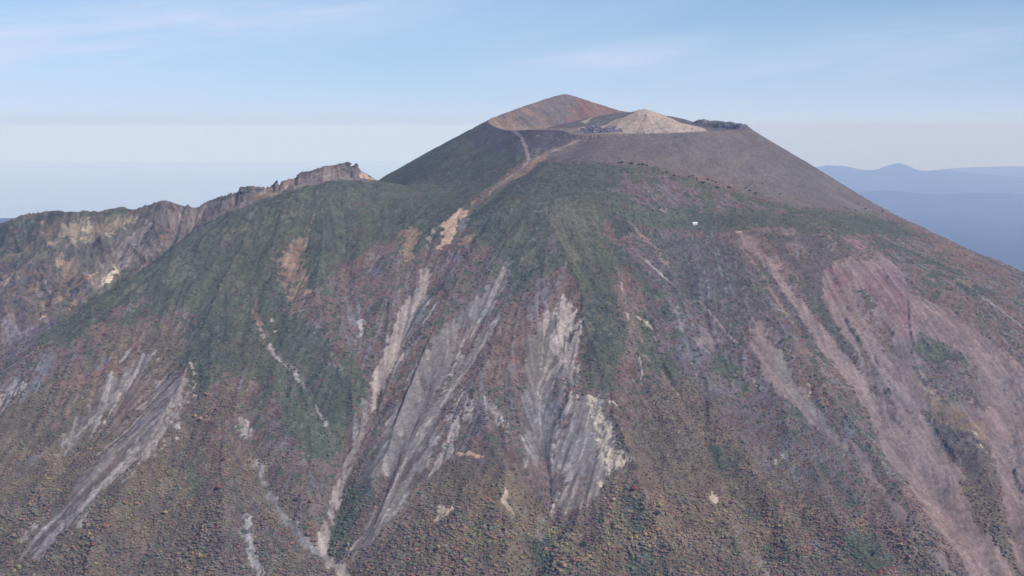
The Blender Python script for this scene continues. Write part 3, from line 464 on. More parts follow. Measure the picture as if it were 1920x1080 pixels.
# left ridge between dome and skyline
poly('rockmauve', [(372,384),(450,356),(520,344),(560,326),(650,296),(690,322),(708,336),(690,340),(640,336),(560,352),(480,378),(400,412),(350,440),(360,402)], 4, 'p'); poly('dkgreen', [(380,376),(450,352),(450,366),(400,378)], 3, 'f'); poly('dkgreen', [(452,346),(510,346),(500,356),(460,362)], 3, 'f', .8, 'f'); poly('tan', [(482,362),(520,352),(560,334),(590,322),(545,350),(500,372),(470,376)], 4, 'S', .85, 'f'); poly('dkgreen', [(556,326),(650,296),(640,306),(580,322)], 3, 'f'); poly('sand', [(676,320),(690,326),(706,337),(684,334),(672,328)], 2, 'f'); line('pinkline', [(560,338),(540,350),(520,362)], 2.5); poly('darkrock', [(640,318),(665,314),(664,330),(630,332)], 4, 'f', .5, 'f')
# crater
c = incr
CLS[c] = ID['floor']
zz, xx, yy = Z[c], XX[c], YY[c]; k = np.full(zz.shape, ID['floor'], np.int16); wj = (FIN[c] - .5)
hgt = zz + 6
k[hgt > 9 + 8 * wj] = ID['walltan']
pxx = xx / yy * F + 960; pm = pxx + 22 * (PAT[c] - .5)
k[(hgt > 8) & (pm > 1035) & (pm < 1075)] = ID['wallgrey']; k[(hgt > 6) & (pm >= 1066)] = ID['wallred']; k[(hgt > 30) & (pm > 1010) & (pm < 1080)] = ID['wallgrey']
k[(hgt > 12) & (pm < 1035) & (PAT[c] < .3)] = ID['wallgrey']; k[(hgt > 8) & (pm >= 1075) & (PAT[c] < .25)] = ID['walltan']
k[(pxx > 1262) & (np.sqrt((xx - mc[0])**2 + (yy - mc[1])**2) > 105)] = ID['cinder']
dmd = np.sqrt(((xx - md[0]) / 1.5)**2 + (yy - md[1])**2); k[(dmd < 120) & (hgt > 2)] = ID['moundgrey']
dcn = np.sqrt((xx - mc[0])**2 + ((yy - mc[1]) * .9)**2); k[(dcn < 136 + 22 * wj + 26 * (PAT[c] - .5)) & (hgt > -14)] = ID['palecone']; k[(dcn < 125) & (xx < mc[0] - 25) & (yy > mc[1] - 25)] = ID['moundgrey']
rb_ = (np.exp(-(((xx - cl[0]) / 50)**2 + ((yy - cl[1]) / 55)**2)) > .36 + .2 * wj); k[rb_] = ID['block']
CLS[c] = k
line('white', [(1200,214),(1188,222),(1165,236),(1148,246)], 2.6, .6); line('rockpale', [(1205,213),(1220,222),(1238,236)], 4, .5, 's'); line('rockpale', [(1130,249),(1200,249),(1290,247)], 2.2, .7); poly('rock', [(1312,222),(1340,220),(1404,236),(1402,246),(1350,240)], 3, 'f'); poly('dkgreen', [(1330,222),(1375,227),(1402,238),(1370,234),(1330,228)], 2, 'f', .7, 'f'); poly('cinder', [(1330,238),(1390,241),(1404,246),(1330,247)], 2, 'f')
# foot paths
PATH = np.zeros(XX.shape, bool)
for pts, w in (([(922,228),(930,237),(946,243),(966,246),(978,258),(984,274),(989,290),(992,301)], 3.2), ([(992,301),(1020,292),(1050,278),(1080,265),(1100,258)], 2.6), ([(992,301),(975,318),(950,336),(930,350)], 3.0)):
    P = hit(dens(pts, 5), Z); b = box(P, 20); d, _, _ = seg_dist(XX[b] + .12 * W1[b], YY[b] + .12 * W2[b], P); m = d < w * (.7 + .6 * FIN[b]); PATH[b] |= m
CLS[PATH] = ID['path']
# crags bare of plants
CLS[(ROCKY > .93) & (FIN < .6)] = ID['rock']

TAB = np.array([PAL[k] for k in KEY], np.float32)
COL = TAB[CLS]
COL[np.isin(CLS, [ID[q] for q in ('green', 'dkgreen', 'olive', 'redbrown', 'mauvebrown', 'rust', 'autumn', 'ridgeb', 'darkscrub')])] *= 1.22
isin = lambda *n: np.isin(CLS, [ID[q] for q in n])
VEG = isin('ridgeb', 'darkscrub', 'green', 'dkgreen', 'olive', 'redbrown', 'mauvebrown', 'rust', 'autumn')
BARE = ~VEG
# mixed plants inside each cover, bands and stones in the bare ground
sr = isin('scree', 'screemauve'); lowl = XX / YY * F + 960 < 1250; m = sr & lowl & (STR > .80) & (FIN > .35); COL[m] = TAB[ID['rockpale']] * .92; m = sr & lowl & (STR < .16 + .14 * (XX / YY * F + 960 < 420)) & (SPK > .40); COL[m] = TAB[ID['redbrown']]; m = isin('screepink') & (STR < .10) & (SPK > .5); COL[m] = TAB[ID['redbrown']]
g = isin('green', 'dkgreen'); m = g & (FIN > .84) & (PAT > .45); COL[m] = TAB[ID['olive']]; m = g & (FIN < .10) & (STR1 > .55); COL[m] = TAB[ID['redbrown']]
rb2 = isin('redbrown', 'mauvebrown'); m = rb2 & (FIN > .72) & (BIG < .7); COL[m] = TAB[ID['green']] * 1.1; m = rb2 & (FIN < .13); COL[m] = TAB[ID['rust']]; m = rb2 & (STR > .86); COL[m] = TAB[ID['rock']] * 1.1
COL *= (1 + (STR - .5) * np.where(isin('cinder', 'darkcinder', 'palecone', 'moundgrey', 'floor'), .10, .42) * BARE + (PAT - .5) * .26 + (FIN - .5) * .26 * VEG + (SPK - .5) * .34)[..., None]
COL[leftmask] *= (1 + (STR[leftmask] - .5) * .5 + (STR1[leftmask] - .5) * .35)[:, None]
COL[..., 0] *= 1 + (BIG - .5) * .10; COL[..., 2] *= 1 - (BIG - .5) * .10
COL *= (1 + .25 * (rng.random(XX.shape) - .5))[..., None]
out = near < .02
COL[out & outer] = np.array([.055, .060, .038]) 
# finer relief: rough rock, lumpy plants, smooth scree
rk = isin('rock', 'rockmauve', 'rockpale', 'block', 'sandpale', 'darkrock').astype(np.float32)
Z += rk * (ridged(XX, YY, 13, 3, 101) - .45) * 6.0 + VEG * near * (FIN - .5) * 1.6
# ---------------------------------------------------------------- materials
def mat(name): 
    m = bpy.data.materials.new(name); m.use_nodes = True; nt = m.node_tree; return m, nt, nt.nodes['Principled BSDF']
def ground_mat(name, attr):
    m, nt, p = mat(name); N, L = nt.nodes, nt.links
    a = N.new('ShaderNodeAttribute'); a.attribute_name = attr
    g = N.new('ShaderNodeNewGeometry')
    def noise(scale, det):
        n = N.new('ShaderNodeTexNoise'); n.inputs['Scale'].default_value = scale; n.inputs['Detail'].default_value = det; n.inputs['Roughness'].default_value = .65; L.new(g.outputs['Position'], n.inputs['Vector']); return n.outputs[0]
    n1, n2 = noise(.35, 3), noise(.09, 4)
    def mr(x, lo, hi, a_, b_):
        r = N.new('ShaderNodeMapRange'); r.inputs[1].default_value = lo; r.inputs[2].default_value = hi; r.inputs[3].default_value = a_; r.inputs[4].default_value = b_; L.new(x, r.inputs[0]); return r.outputs[0]
    mul = N.new('ShaderNodeMath'); mul.operation = 'MULTIPLY'; L.new(mr(n1, .25, .75, .70, 1.30), mul.inputs[0]); L.new(mr(n2, .3, .7, .85, 1.15), mul.inputs[1])
    v = N.new('ShaderNodeVectorMath'); v.operation = 'SCALE'; L.new(a.outputs['Color'], v.inputs[0]); L.new(mul.outputs[0], v.inputs['Scale'])
    L.new(v.outputs[0], p.inputs['Base Color']); p.inputs['Roughness'].default_value = .95; p.inputs['Specular IOR Level'].default_value = .15
    b = N.new('ShaderNodeBump'); b.inputs['Strength'].default_value = .7; b.inputs['Distance'].default_value = 1.0; L.new(n1, b.inputs['Height']); L.new(b.outputs[0], p.inputs['Normal'])
    return m
M_ground = ground_mat('mountain_ground', 'cover')
def raw_mesh(name, V, faces_flat, counts, m, colors=None, smooth=True, cname='cover'):
    me = bpy.data.meshes.new(name); V = np.ascontiguousarray(V, np.float32)
    me.vertices.add(len(V)); me.vertices.foreach_set('co', V.ravel())
    me.loops.add(len(faces_flat)); me.loops.foreach_set('vertex_index', np.ascontiguousarray(faces_flat, np.int32))
    me.polygons.add(len(counts)); st = np.zeros(len(counts), np.int32); st[1:] = np.cumsum(counts)[:-1]
    me.polygons.foreach_set('loop_start', st)
    if smooth: me.polygons.foreach_set('use_smooth', np.ones(len(counts), bool))
    else: me.polygons.foreach_set('use_smooth', np.zeros(len(counts), bool))
    if colors is not None:
        at = me.attributes.new(cname, 'FLOAT_COLOR', 'POINT'); c4 = np.ones((len(V), 4), np.float32); c4[:, :3] = colors; at.data.foreach_set('color', c4.ravel())
    me.update(calc_edges=True); me.materials.append(m)
    return me
def link(name, me, parent=None, **props):
    o = bpy.data.objects.new(name, me); sc.collection.objects.link(o)
    if parent: o.parent = parent
    for k, v in props.items(): o[k] = v
    return o
Zw = Z + CAMZ
Zw = np.maximum(Zw, 2.0 + 0 * Zw)
def quads(mask):
    j, i = np.nonzero(mask); a = j * NX + i
    return np.stack([a, a + 1, a + NX + 1, a + NX], 1)
def grid_obj(name, fm, **props):
    q = quads(fm); u, inv = np.unique(q, return_inverse=True)
    V = np.stack([XX.ravel()[u], YY.ravel()[u], Zw.ravel()[u]], 1)
    me = raw_mesh(name, V, inv.ravel(), np.full(len(q), 4, np.int32), M_ground, COL.reshape(-1, 3)[u])
    # normals of the whole sheet, so the pieces meet without a seam
    me.normals_split_custom_set_from_vertices(NRM.reshape(-1, 3)[u])
    return link(name, me, **props)
gy_, gx_ = np.gradient(Zw, GY, GX); NRM = np.stack([-gx_, -gy_, np.ones_like(gx_)], -1); NRM /= np.linalg.norm(NRM, axis=-1, keepdims=True)
def face_of(M): return (M[:-1, :-1].astype(int) + M[1:, :-1] + M[:-1, 1:] + M[1:, 1:]) >= 2
fp = face_of(PATH)
grid_obj('mountain_terrain', ~fp, kind='structure', label='broad volcanic mountain with green, red and grey scree flanks')
grid_obj('path', fp, kind='structure', label='thin pale foot path climbing to the crater rim')
# plain and hills far behind
def plain_mesh():
    r = np.concatenate([np.linspace(0, 12000, 10), np.geomspace(13500, 67500, 40)]); a = np.linspace(0, 2 * np.pi, 161)[:-1]
    rr, aa = np.meshgrid(r, a, indexing='ij'); x = rr * np.sin(aa); y = rr * np.cos(aa)
    z = -(rr**2) / (2 * 7400000.0) + (fbm(x, y, 5200, 4, 201) - .35) * 160 * sstep(9000, 20000, rr)
    V = np.stack([x.ravel(), y.ravel(), z.ravel()], 1); n = len(a); f = []
    I, J = np.meshgrid(np.arange(len(r) - 1), np.arange(n), indexing='ij'); J2 = (J + 1) % n
    q = np.stack([I * n + J, (I + 1) * n + J, (I + 1) * n + J2, I * n + J2], -1).reshape(-1, 4)[:, ::-1]
    return V, q
M_far, nt, p = mat('far_land'); N, L = nt.nodes, nt.links
g = N.new('ShaderNodeNewGeometry'); n = N.new('ShaderNodeTexNoise'); n.inputs['Scale'].default_value = .0012; n.inputs['Detail'].default_value = 6; L.new(g.outputs['Position'], n.inputs['Vector'])
cr_ = N.new('ShaderNodeValToRGB'); cr_.color_ramp.elements[0].color = (.018, .026, .022, 1); cr_.color_ramp.elements[1].color = (.050, .052, .040, 1); cr_.color_ramp.elements[0].position = .38; cr_.color_ramp.elements[1].position = .66
L.new(n.outputs[0], cr_.inputs[0]); L.new(cr_.outputs[0], p.inputs['Base Color']); p.inputs['Roughness'].default_value = 1; p.inputs['Specular IOR Level'].default_value = .1
V, q = plain_mesh()
link('ground', raw_mesh('ground', V, q.ravel(), np.full(len(q), 4, np.int32), M_far), kind='structure', label='wide hazy plain around the mountain')
def range_obj(name, D, prof, depth, label, seed, rough=60):
    """a mountain range: its crest follows traced points (px, py) at distance D"""
    P = np.array([((px - 960) / F * D, CAMZ + (HZ - py) / F * D) for px, py in prof]); x0, x1 = P[0, 0], P[-1, 0]
    nx = 260; ny = 40; xs_ = np.linspace(x0, x1, nx); ts = np.linspace(-1, 1, ny)
    cz = np.interp(xs_, P[:, 0], P[:, 1]); base = -(D**2) / (2 * 7400000.0) - 60
    X, T = np.meshgrid(xs_, ts); ex = sstep(0, .10, (X - x0) / (x1 - x0)) * sstep(0, .10, (x1 - X) / (x1 - x0)) if False else 1.0
    prof_ = np.where(np.abs(T) < 1, (1 - np.abs(T))**1.25, 0)
    Yp = D + T * depth + (fbm(X, X * 0, depth * .8, 3, seed) - .5) * depth * .3
    h = (cz[None] - base) * prof_ * ex + (ridged(X, Yp, depth * .45, 4, seed + 3) - .45) * rough * np.minimum(1, np.abs(T) * 6) * (1 - np.abs(T)) * 4
    V = np.stack([X.ravel(), Yp.ravel(), (base + h).ravel()], 1)
    j, i = np.meshgrid(np.arange(ny - 1), np.arange(nx - 1), indexing='ij'); a = (j * nx + i).ravel(); q = np.stack([a, a + 1, a + nx + 1, a + nx], 1)
    return link(name, raw_mesh(name, V, q.ravel(), np.full(len(q), 4, np.int32), M_far), kind='structure', label=label)
range_obj('far_mountains', 45000, [(1380,345),(1480,325),(1520,314),(1545,308),(1575,309),(1605,316),(1635,317),(1650,312),(1662,306),(1672,303),(1683,306),(1700,314),(1715,318),(1735,318),(1760,317),(1790,320),(1840,325),(1900,330),(2000,340),(2100,350)], 8000, 'hazy blue far mountains with one pointed peak', 301)
range_obj('distant_hills', 56000, [(1500,330),(1700,322),(1790,314),(1840,312),(1900,311),(1960,313),(2060,318),(2200,330)], 6000, 'faint pale hills on the horizon', 302, 40)
range_obj('wooded_hills', 32000, [(1450,395),(1560,372),(1620,358),(1660,356),(1700,359),(1760,363),(1820,361),(1880,360),(1940,364),(2060,372),(2250,395)], 4200, 'hazy blue wooded hills below the far mountains', 303, 60)
range_obj('low_hills', 17500, [(-500,430),(-300,414),(-100,407),(0,405),(30,405),(60,410),(100,425),(150,450)], 1600, 'small hazy blue hill behind the left ridge', 304, 6)

# pale sheet over the plain beyond the left ridge, added to stand in for bright haze
def low_haze_sheet(u0, u1, y0, high, label):
    us = np.linspace(u0, u1, 150); ys_ = np.geomspace(y0, 66000, 110); U, Y_ = np.meshgrid(us, ys_); X = U * Y_
    top = high + 150 * fbm(X, Y_, 6000, 4, 401) + 60 * fbm(X, Y_, 1500, 3, 402) - (X**2 + Y_**2) / (2 * 7400000.0)
    wv = (fbm(X, Y_, 5000, 4, 403) - .5); eu = np.minimum(U - u0, u1 - U) / (.10 * (u1 - u0)) + 1.2 * wv; ey = np.minimum((Y_ - y0) / (.13 * y0), 4) + .8 * wv      # thins out into the plain at its edges
    top = top - (high + 420) * (1 - sstep(0, 1, np.minimum(eu, ey)))
    ny, nx = X.shape; V = np.vstack([np.stack([X.ravel(), Y_.ravel(), top.ravel()], 1), np.stack([X.ravel(), Y_.ravel(), top.ravel() - 260], 1)]); n = nx * ny
    j, i = np.meshgrid(np.arange(ny - 1), np.arange(nx - 1), indexing='ij'); a = (j * nx + i).ravel(); q = [np.stack([a, a + 1, a + nx + 1, a + nx], 1), np.stack([a, a + nx, a + nx + 1, a + 1], 1) + n]
    for idx in (np.arange(nx), np.arange(nx) + (ny - 1) * nx, np.arange(ny) * nx, np.arange(ny) * nx + nx - 1):
        q.append(np.stack([idx[:-1], idx[1:], idx[1:] + n, idx[:-1] + n], 1))
    q = np.vstack(q); m, nt, p = mat('haze_sheet'); p.inputs['Base Color'].default_value = (.47, .55, .66, 1); p.inputs['Roughness'].default_value = 1; p.inputs['Specular IOR Level'].default_value = 0  # bluish base colour carries the brightness of thick far haze
    link('haze_sheet', raw_mesh('haze_sheet', V, q.ravel(), np.full(len(q), 4, np.int32), m), kind='structure', label=label)
low_haze_sheet(-1.0, .16, 18400, 330, 'pale flat sheet added for the bright haze far off behind the left ridge')
# ---------------------------------------------------------------- plants nobody could count: low scrub and the autumn wood
def ico(sub=1):
    t = (1 + 5 ** .5) / 2
    v = [(-1,t,0),(1,t,0),(-1,-t,0),(1,-t,0),(0,-1,t),(0,1,t),(0,-1,-t),(0,1,-t),(t,0,-1),(t,0,1),(-t,0,-1),(-t,0,1)]
    f = [(0,11,5),(0,5,1),(0,1,7),(0,7,10),(0,10,11),(1,5,9),(5,11,4),(11,10,2),(10,7,6),(7,1,8),(3,9,4),(3,4,2),(3,2,6),(3,6,8),(3,8,9),(4,9,5),(2,4,11),(6,2,10),(8,6,7),(9,8,1)]
    v = [np.array(p) / np.linalg.norm(p) for p in v]
    for _ in range(sub):
        mid = {}; nf = []
        def m(a, b):
            k = (min(a, b), max(a, b))
            if k not in mid: p = v[a] + v[b]; v.append(p / np.linalg.norm(p)); mid[k] = len(v) - 1
            return mid[k]
        for a, b, c in f: x, y, z = m(a, b), m(b, c), m(c, a); nf += [(a, x, z), (b, y, x), (c, z, y), (x, y, z)]
        f = nf
    return np.array(v), np.array(f)
def crown_template(seed, sub=1, leaves=36, flat=.0):
    """one uneven crown of unit radius: a lumpy core and leaf clumps sticking out of it"""
    r = np.random.default_rng(seed); v, f = ico(sub)
    k = 1 + .30 * np.sin(v @ r.normal(0, 2.6, 3) + r.random() * 6) * np.sin(v @ r.normal(0, 3.1, 3) + r.random() * 6) + r.normal(0, .10, len(v))
    V = v * k[:, None] * .86; V[:, 2] = np.maximum(V[:, 2], -.55 + flat); F3 = [f]
    for _ in range(leaves):
        d = r.normal(0, 1, 3); d[2] = abs(d[2]) * 1.0 - .25; d /= np.linalg.norm(d); c = d * r.uniform(.78, 1.12); a = r.normal(0, 1, 3); b_ = np.cross(d, a); s = r.uniform(.18, .42)
        a = a / np.linalg.norm(a) * s; b_ = b_ / np.linalg.norm(b_) * s
        n0 = len(V); V = np.vstack([V, c + a, c - .5 * a + b_, c - .5 * a - b_]); F3.append(np.array([[n0, n0 + 1, n0 + 2]]))
    return V, np.vstack(F3)
def scrub_template(seed):
    r = np.random.default_rng(seed); V = [(0, 0, .9 + r.normal(0, .1))]; F3 = []; n = 6
    for ring, (rad, h) in enumerate(((.55, .72), (1.0, .12))):
        for i in range(n): a = (i + .5 * ring) * 2 * np.pi / n + r.normal(0, .15); q = rad * r.uniform(.75, 1.25); V.append((q * np.cos(a), q * np.sin(a), h * r.uniform(.6, 1.3)))
    for i in range(n):
        j = (i + 1) % n; F3 += [(0, 1 + i, 1 + j), (1 + i, 1 + n + i, 1 + j), (1 + j, 1 + n + i, 1 + n + j)]
    for _ in range(5):
        a = r.uniform(0, 2 * np.pi); q = r.uniform(.2, .9); c = np.array([q * np.cos(a), q * np.sin(a), .95 - .6 * q]); d = r.normal(0, .22, (3, 3)); d[:, 2] = np.abs(d[:, 2]); n0 = len(V); V += [tuple(c + e) for e in d]; F3.append((n0, n0 + 1, n0 + 2))
    return np.array(V), np.array(F3)
def scatter(step, x0, x1, y0, y1, jit=.48):
    gx_, gy_ = np.meshgrid(np.arange(x0, x1, step), np.arange(y0, y1, step)); gx_ = gx_ + rng.uniform(-jit, jit, gx_.shape) * step; gy_ = gy_ + rng.uniform(-jit, jit, gy_.shape) * step
    x, y = gx_.ravel(), gy_.ravel(); px = x / y * F + 960; k = (px > -70) & (px < 1990); return x[k], y[k]
def nearest(A, x, y):
    ix = np.clip(np.round(np.interp(x, GX, np.arange(NX))).astype(int), 0, NX - 1); iy = np.clip(np.round(np.interp(y, GY, np.arange(NY))).astype(int), 0, NY - 1); return A[iy, ix]
def mass(name, temps, x, y, rad, hgt, col, m, sink, **props):
    z = sample(Zw, x, y); Vs, Fs, Cs = [], [], []; base = 0; which = rng.integers(0, len(temps), len(x)); rot = rng.uniform(0, 2 * np.pi, len(x))
    for t, (V, F3) in enumerate(temps):
        i = np.nonzero(which == t)[0]
        if not len(i): continue
        c, s = np.cos(rot[i])[:, None], np.sin(rot[i])[:, None]; el_ = rng.uniform(.72, 1.35, len(i))[:, None]
        X = (V[None, :, 0] * el_ * c - V[None, :, 1] / el_ * s) * rad[i, None] + x[i, None]; Y_ = (V[None, :, 0] * el_ * s + V[None, :, 1] / el_ * c) * rad[i, None] + y[i, None]; Z_ = V[None, :, 2] * hgt[i, None] + (z[i] + sink * hgt[i])[:, None]
        Vs.append(np.stack([X, Y_, Z_], -1).reshape(-1, 3)); Fs.append((F3[None] + (base + np.arange(len(i)) * len(V))[:, None, None]).reshape(-1, 3)); Cs.append(np.repeat(col[i], len(V), 0)); base += len(i) * len(V)
    V = np.vstack(Vs); Fq = np.vstack(Fs); C_ = np.vstack(Cs) * rng.uniform(.86, 1.14, (len(V), 1))
    return link(name, raw_mesh(name, V, Fq.ravel(), np.full(len(Fq), 3, np.int32), m, C_, False), **props)
def leaf_mat(name):
    m, nt, p = mat(name); N, L = nt.nodes, nt.links; a = N.new('ShaderNodeAttribute'); a.attribute_name = 'cover'
    g = N.new('ShaderNodeNewGeometry'); n = N.new('ShaderNodeTexNoise'); n.inputs['Scale'].default_value = 1.1; n.inputs['Detail'].default_value = 2; L.new(g.outputs['Position'], n.inputs['Vector'])
    r = N.new('ShaderNodeMapRange'); r.inputs[1].default_value = .3; r.inputs[2].default_value = .7; r.inputs[3].default_value = .72; r.inputs[4].default_value = 1.28; L.new(n.outputs[0], r.inputs[0])
    v = N.new('ShaderNodeVectorMath'); v.operation = 'SCALE'; L.new(a.outputs['Color'], v.inputs[0]); L.new(r.outputs[0], v.inputs['Scale']); L.new(v.outputs[0], p.inputs['Base Color']); p.inputs['Roughness'].default_value = .85; p.inputs['Specular IOR Level'].default_value = .2
    return m
M_leaf = leaf_mat('foliage')
# trees that stand out by their colour: things of their own, built below
STAND = [('yellow',366,783,3.4),('yellow',376,789,3.8),('yellow',310,964,3.6),('yellow',822,1030,3.6),('yellow',1184,1012,3.2),('yellow',375,1047,4.0),('yellow',1237,952,4.2),
 ('orange',200,991,4.2),('orange',236,946,3.6),('orange',256,947,3.6),('orange',1080,1054,3.6),('orange',547,1022,3.4),('orange',388,742,3.6),('orange',1676,1002,3.2),
 ('red',175,1024,3.2),('red',420,864,3.4),('red',410,917,3.8),('red',1189,920,3.8),('red',1372,945,3.2),('red',1650,1076,3.6),('red',1545,1001,3.4),('red',526,1004,3.0),
 ('dark',1232,966,4.4),('dark',1096,1024,4.4),('dark',1636,1042,5.0),('dark',555,940,3.6)]
SP = hit([(a[1], a[2]) for a in STAND], Z)
# tall autumn shrubs and small trees
AUT = np.array([(.132,.108,.055),(.160,.098,.062),(.165,.076,.062),(.082,.085,.052),(.270,.190,.060),(.235,.062,.045),(.122,.090,.076)])
x, y = scatter(3.5, -800, 800, 1700, 2420); cl_ = nearest(CLS, x, y)
pxs = x / y * F + 960; pys = HZ - (sample(Z, x, y)) / y * F
au = cl_ == ID['autumn']; gr = np.isin(cl_, [ID['green'], ID['dkgreen'], ID['olive']]); br = np.isin(cl_, [ID['redbrown'], ID['mauvebrown'], ID['rust'], ID['darkscrub']])
low = sstep(600, 800, pys + 60 * (nearest(BIG, x, y) - .5)); clear = np.min((x[:, None] - SP[None, :, 0])**2 + (y[:, None] - SP[None, :, 1])**2, 1) > 12; open_ = np.minimum(nearest(VEG, x + 1.5, y + 3.5), nearest(VEG, x - 1.5, y + 3.5)) & nearest(VEG, x, y + 1.5); k = clear & open_ & ((au & (rng.random(len(x)) < .35 + .65 * low)) | ((gr | br) & (rng.random(len(x)) < .92 * sstep(690, 860, pys))))
x, y, pxs, pys, low, au, gr, br = x[k], y[k], pxs[k], pys[k], low[k], au[k], gr[k], br[k]
h = nearest(PAT, x, y); bg_ = nearest(BIG, x, y); u = np.clip(.70 * rng.random(len(x)) + .30 * bg_, 0, .999)
zone = lambda cx, cy, sx, sy: np.exp(-(((pxs - cx) / sx)**2 + ((pys - cy) / sy)**2))
ol = np.clip(zone(1090, 1010, 260, 90) + zone(180, 930, 230, 110) * .8 + zone(930, 900, 140, 60) + zone(60, 760, 120, 90) * .6 + zone(1420, 1010, 120, 70) * .7, 0, 1) * np.clip(.35 + 1.3 * h, 0, 1)
e = rng.random(len(x)); pick = np.select([e < .15, e < .45, e < .60, e < .60 + .34 * ol], [3, 6, 2, 0], np.where(rng.random(len(x)) < .5, 6, 1))
pick = np.where(br, np.select([u < .12, u < .68, u < .86], [3, 6, 2], 1), pick); pick = np.where(gr, np.select([u < .78, u < .90], [3, 0], 6), pick)
e = rng.random(len(x)); pick[(e < .012 + .02 * ol) & ~gr] = 4; pick[(e > .993) & ~gr] = 5
redz = zone(400, 800, 70, 110) + .8 * zone(1260, 720, 70, 50) + .6 * zone(1660, 1000, 90, 70) + .5 * zone(1530, 940, 90, 50) + .4 * zone(760, 1060, 80, 40); pick[(rng.random(len(x)) < .45 * redz) & ~gr] = 2; pick[(rng.random(len(x)) < .07 * redz) & ~gr] = 5
big_ = .70 + .38 * sstep(860, 1040, pys); rad = (.90 + 1.75 * rng.random(len(x))**2.0 + 1.1 * (rng.random(len(x)) > .95)) * (1 + .25 * (h - .5)) * (.62 + .38 * low) * big_ * np.where(br, .85, 1); rad = rad * 1.1; hgt = rad * rng.uniform(.40, .85, len(x))
mean = (AUT[6] * .62 + AUT[2] * .26 + AUT[3] * .12)[None] * (1 - ol[:, None]) + (AUT[0] * .72 + AUT[1] * .14 + AUT[2] * .14)[None] * ol[:, None]; mean = np.where(gr[:, None], AUT[3] * 1.1, np.where(br[:, None], AUT[6] * 1.12, mean)); tone = (1 + .35 * (nearest(FIN, x, y) - .5) + .25 * (h - .5))[:, None]
col = 1.34 * (1 + .22 * ol[:, None]) * (AUT[pick] * .55 + mean * .45) * tone * rng.uniform(.84, 1.18, (len(x), 1)) * (1 + rng.normal(0, .05, (len(x), 3)))
n1 = nearest(FIN, x + 40, y); n2 = nearest(PAT, x - 60, y + 20); col[:, 0] *= 1 + .26 * (n1 - .5) + .22 * (n2 - .5) - .03; col[:, 1] *= 1.02; col[:, 1] *= 1 + .14 * (nearest(FIN, x - 70, y + 35) - .5); col[:, 2] *= 1 + .25 * (nearest(PAT, x + 90, y - 45) - .5)
mass('autumn_wood', [crown_template(s) for s in range(6)], x, y, rad, hgt, col, M_leaf, .45, kind='stuff', label='dense wood of small olive, brown and red autumn trees on the lower slopes', category='wood')
print('trees', len(x))
# low scrub higher up
x, y = scatter(4.8, -1330, 1150, 1700, 3000); c_ = nearest(CLS, x, y); pys = HZ - (sample(Z, x, y)) / y * F
k = np.isin(c_, [ID[q] for q in ('green', 'dkgreen', 'olive', 'redbrown', 'mauvebrown', 'rust', 'autumn', 'darkscrub')]) & (nearest(incr, x, y) == 0) & (rng.random(len(x)) < 1 - sstep(690, 860, pys)); x, y = x[k], y[k]
u = nearest(PAT, x, y); k = rng.random(len(x)) < .55 + .45 * u; x, y = x[k], y[k]
col = nearest(COL, x, y) * rng.uniform(.85, 1.28, (len(x), 1)) * (1 + rng.normal(0, .04, (len(x), 3))); e = rng.random(len(x)); col[e < .03] = (.140, .068, .050); col[e > .95] = (.120, .112, .056)
ry = np.clip((2900 - y) / 800, .2, 1); rad = (1.1 + 2.2 * rng.random(len(x))**1.8) * (.75 + .35 * ry); hgt = rad * rng.uniform(.35, .72, len(x))
mass('scrub', [scrub_template(s + 40) for s in range(6)], x, y, rad, hgt, col, M_leaf, -.08, kind='stuff', label='low green and russet scrub covering the upper slopes', category='scrub')
print('scrub', len(x))
# ---------------------------------------------------------------- things one can point at
def simple_mat(name, col, rough=.8, var=.25, scale=.8, metal=0):
    m, nt, p = mat(name); N, L = nt.nodes, nt.links; g = N.new('ShaderNodeTexCoord'); n = N.new('ShaderNodeTexNoise'); n.inputs['Scale'].default_value = scale; n.inputs['Detail'].default_value = 4; L.new(g.outputs['Object'], n.inputs['Vector'])
    r = N.new('ShaderNodeMapRange'); r.inputs[1].default_value = .3; r.inputs[2].default_value = .7; r.inputs[3].default_value = 1 - var; r.inputs[4].default_value = 1 + var; L.new(n.outputs[0], r.inputs[0])
    v = N.new('ShaderNodeVectorMath'); v.operation = 'SCALE'; v.inputs[0].default_value = col; L.new(r.outputs[0], v.inputs['Scale']); L.new(v.outputs[0], p.inputs['Base Color']); p.inputs['Roughness'].default_value = rough; p.inputs['Metallic'].default_value = metal
    b = N.new('ShaderNodeBump'); b.inputs['Strength'].default_value = .5; L.new(n.outputs[0], b.inputs['Height']); L.new(b.outputs[0], p.inputs['Normal'])
    return m
def at(px, py):
    q = hit([(px, py)], Z)[0]; return (q[0], q[1], float(sample(Zw, q[0:1], q[1:2])[0]))
def empty(name, loc, rz=0, **props):
    o = bpy.data.objects.new(name, None); sc.collection.objects.link(o); o.location = loc; o.rotation_euler = (0, 0, rz); o.empty_display_size = 1
    for k, v in props.items(): o[k] = v
    return o
def py_mesh(name, V, Fs, m):
    me = bpy.data.meshes.new(name); me.from_pydata([tuple(map(float, v)) for v in V], [], [tuple(map(int, f)) for f in Fs]); me.materials.append(m); me.update(); return me
def boxes(name, lst, m):
    V, Fs = [], []
    for x0, y0, z0, x1, y1, z1 in lst:
        n = len(V); V += [(x, y, z) for z in (z0, z1) for y in (y0, y1) for x in (x0, x1)]; Fs += [(n, n+2, n+3, n+1), (n+4, n+5, n+7, n+6), (n, n+1, n+5, n+4), (n+1, n+3, n+7, n+5), (n+3, n+2, n+6, n+7), (n+2, n, n+4, n+6)]
    return py_mesh(name, V, Fs, m)
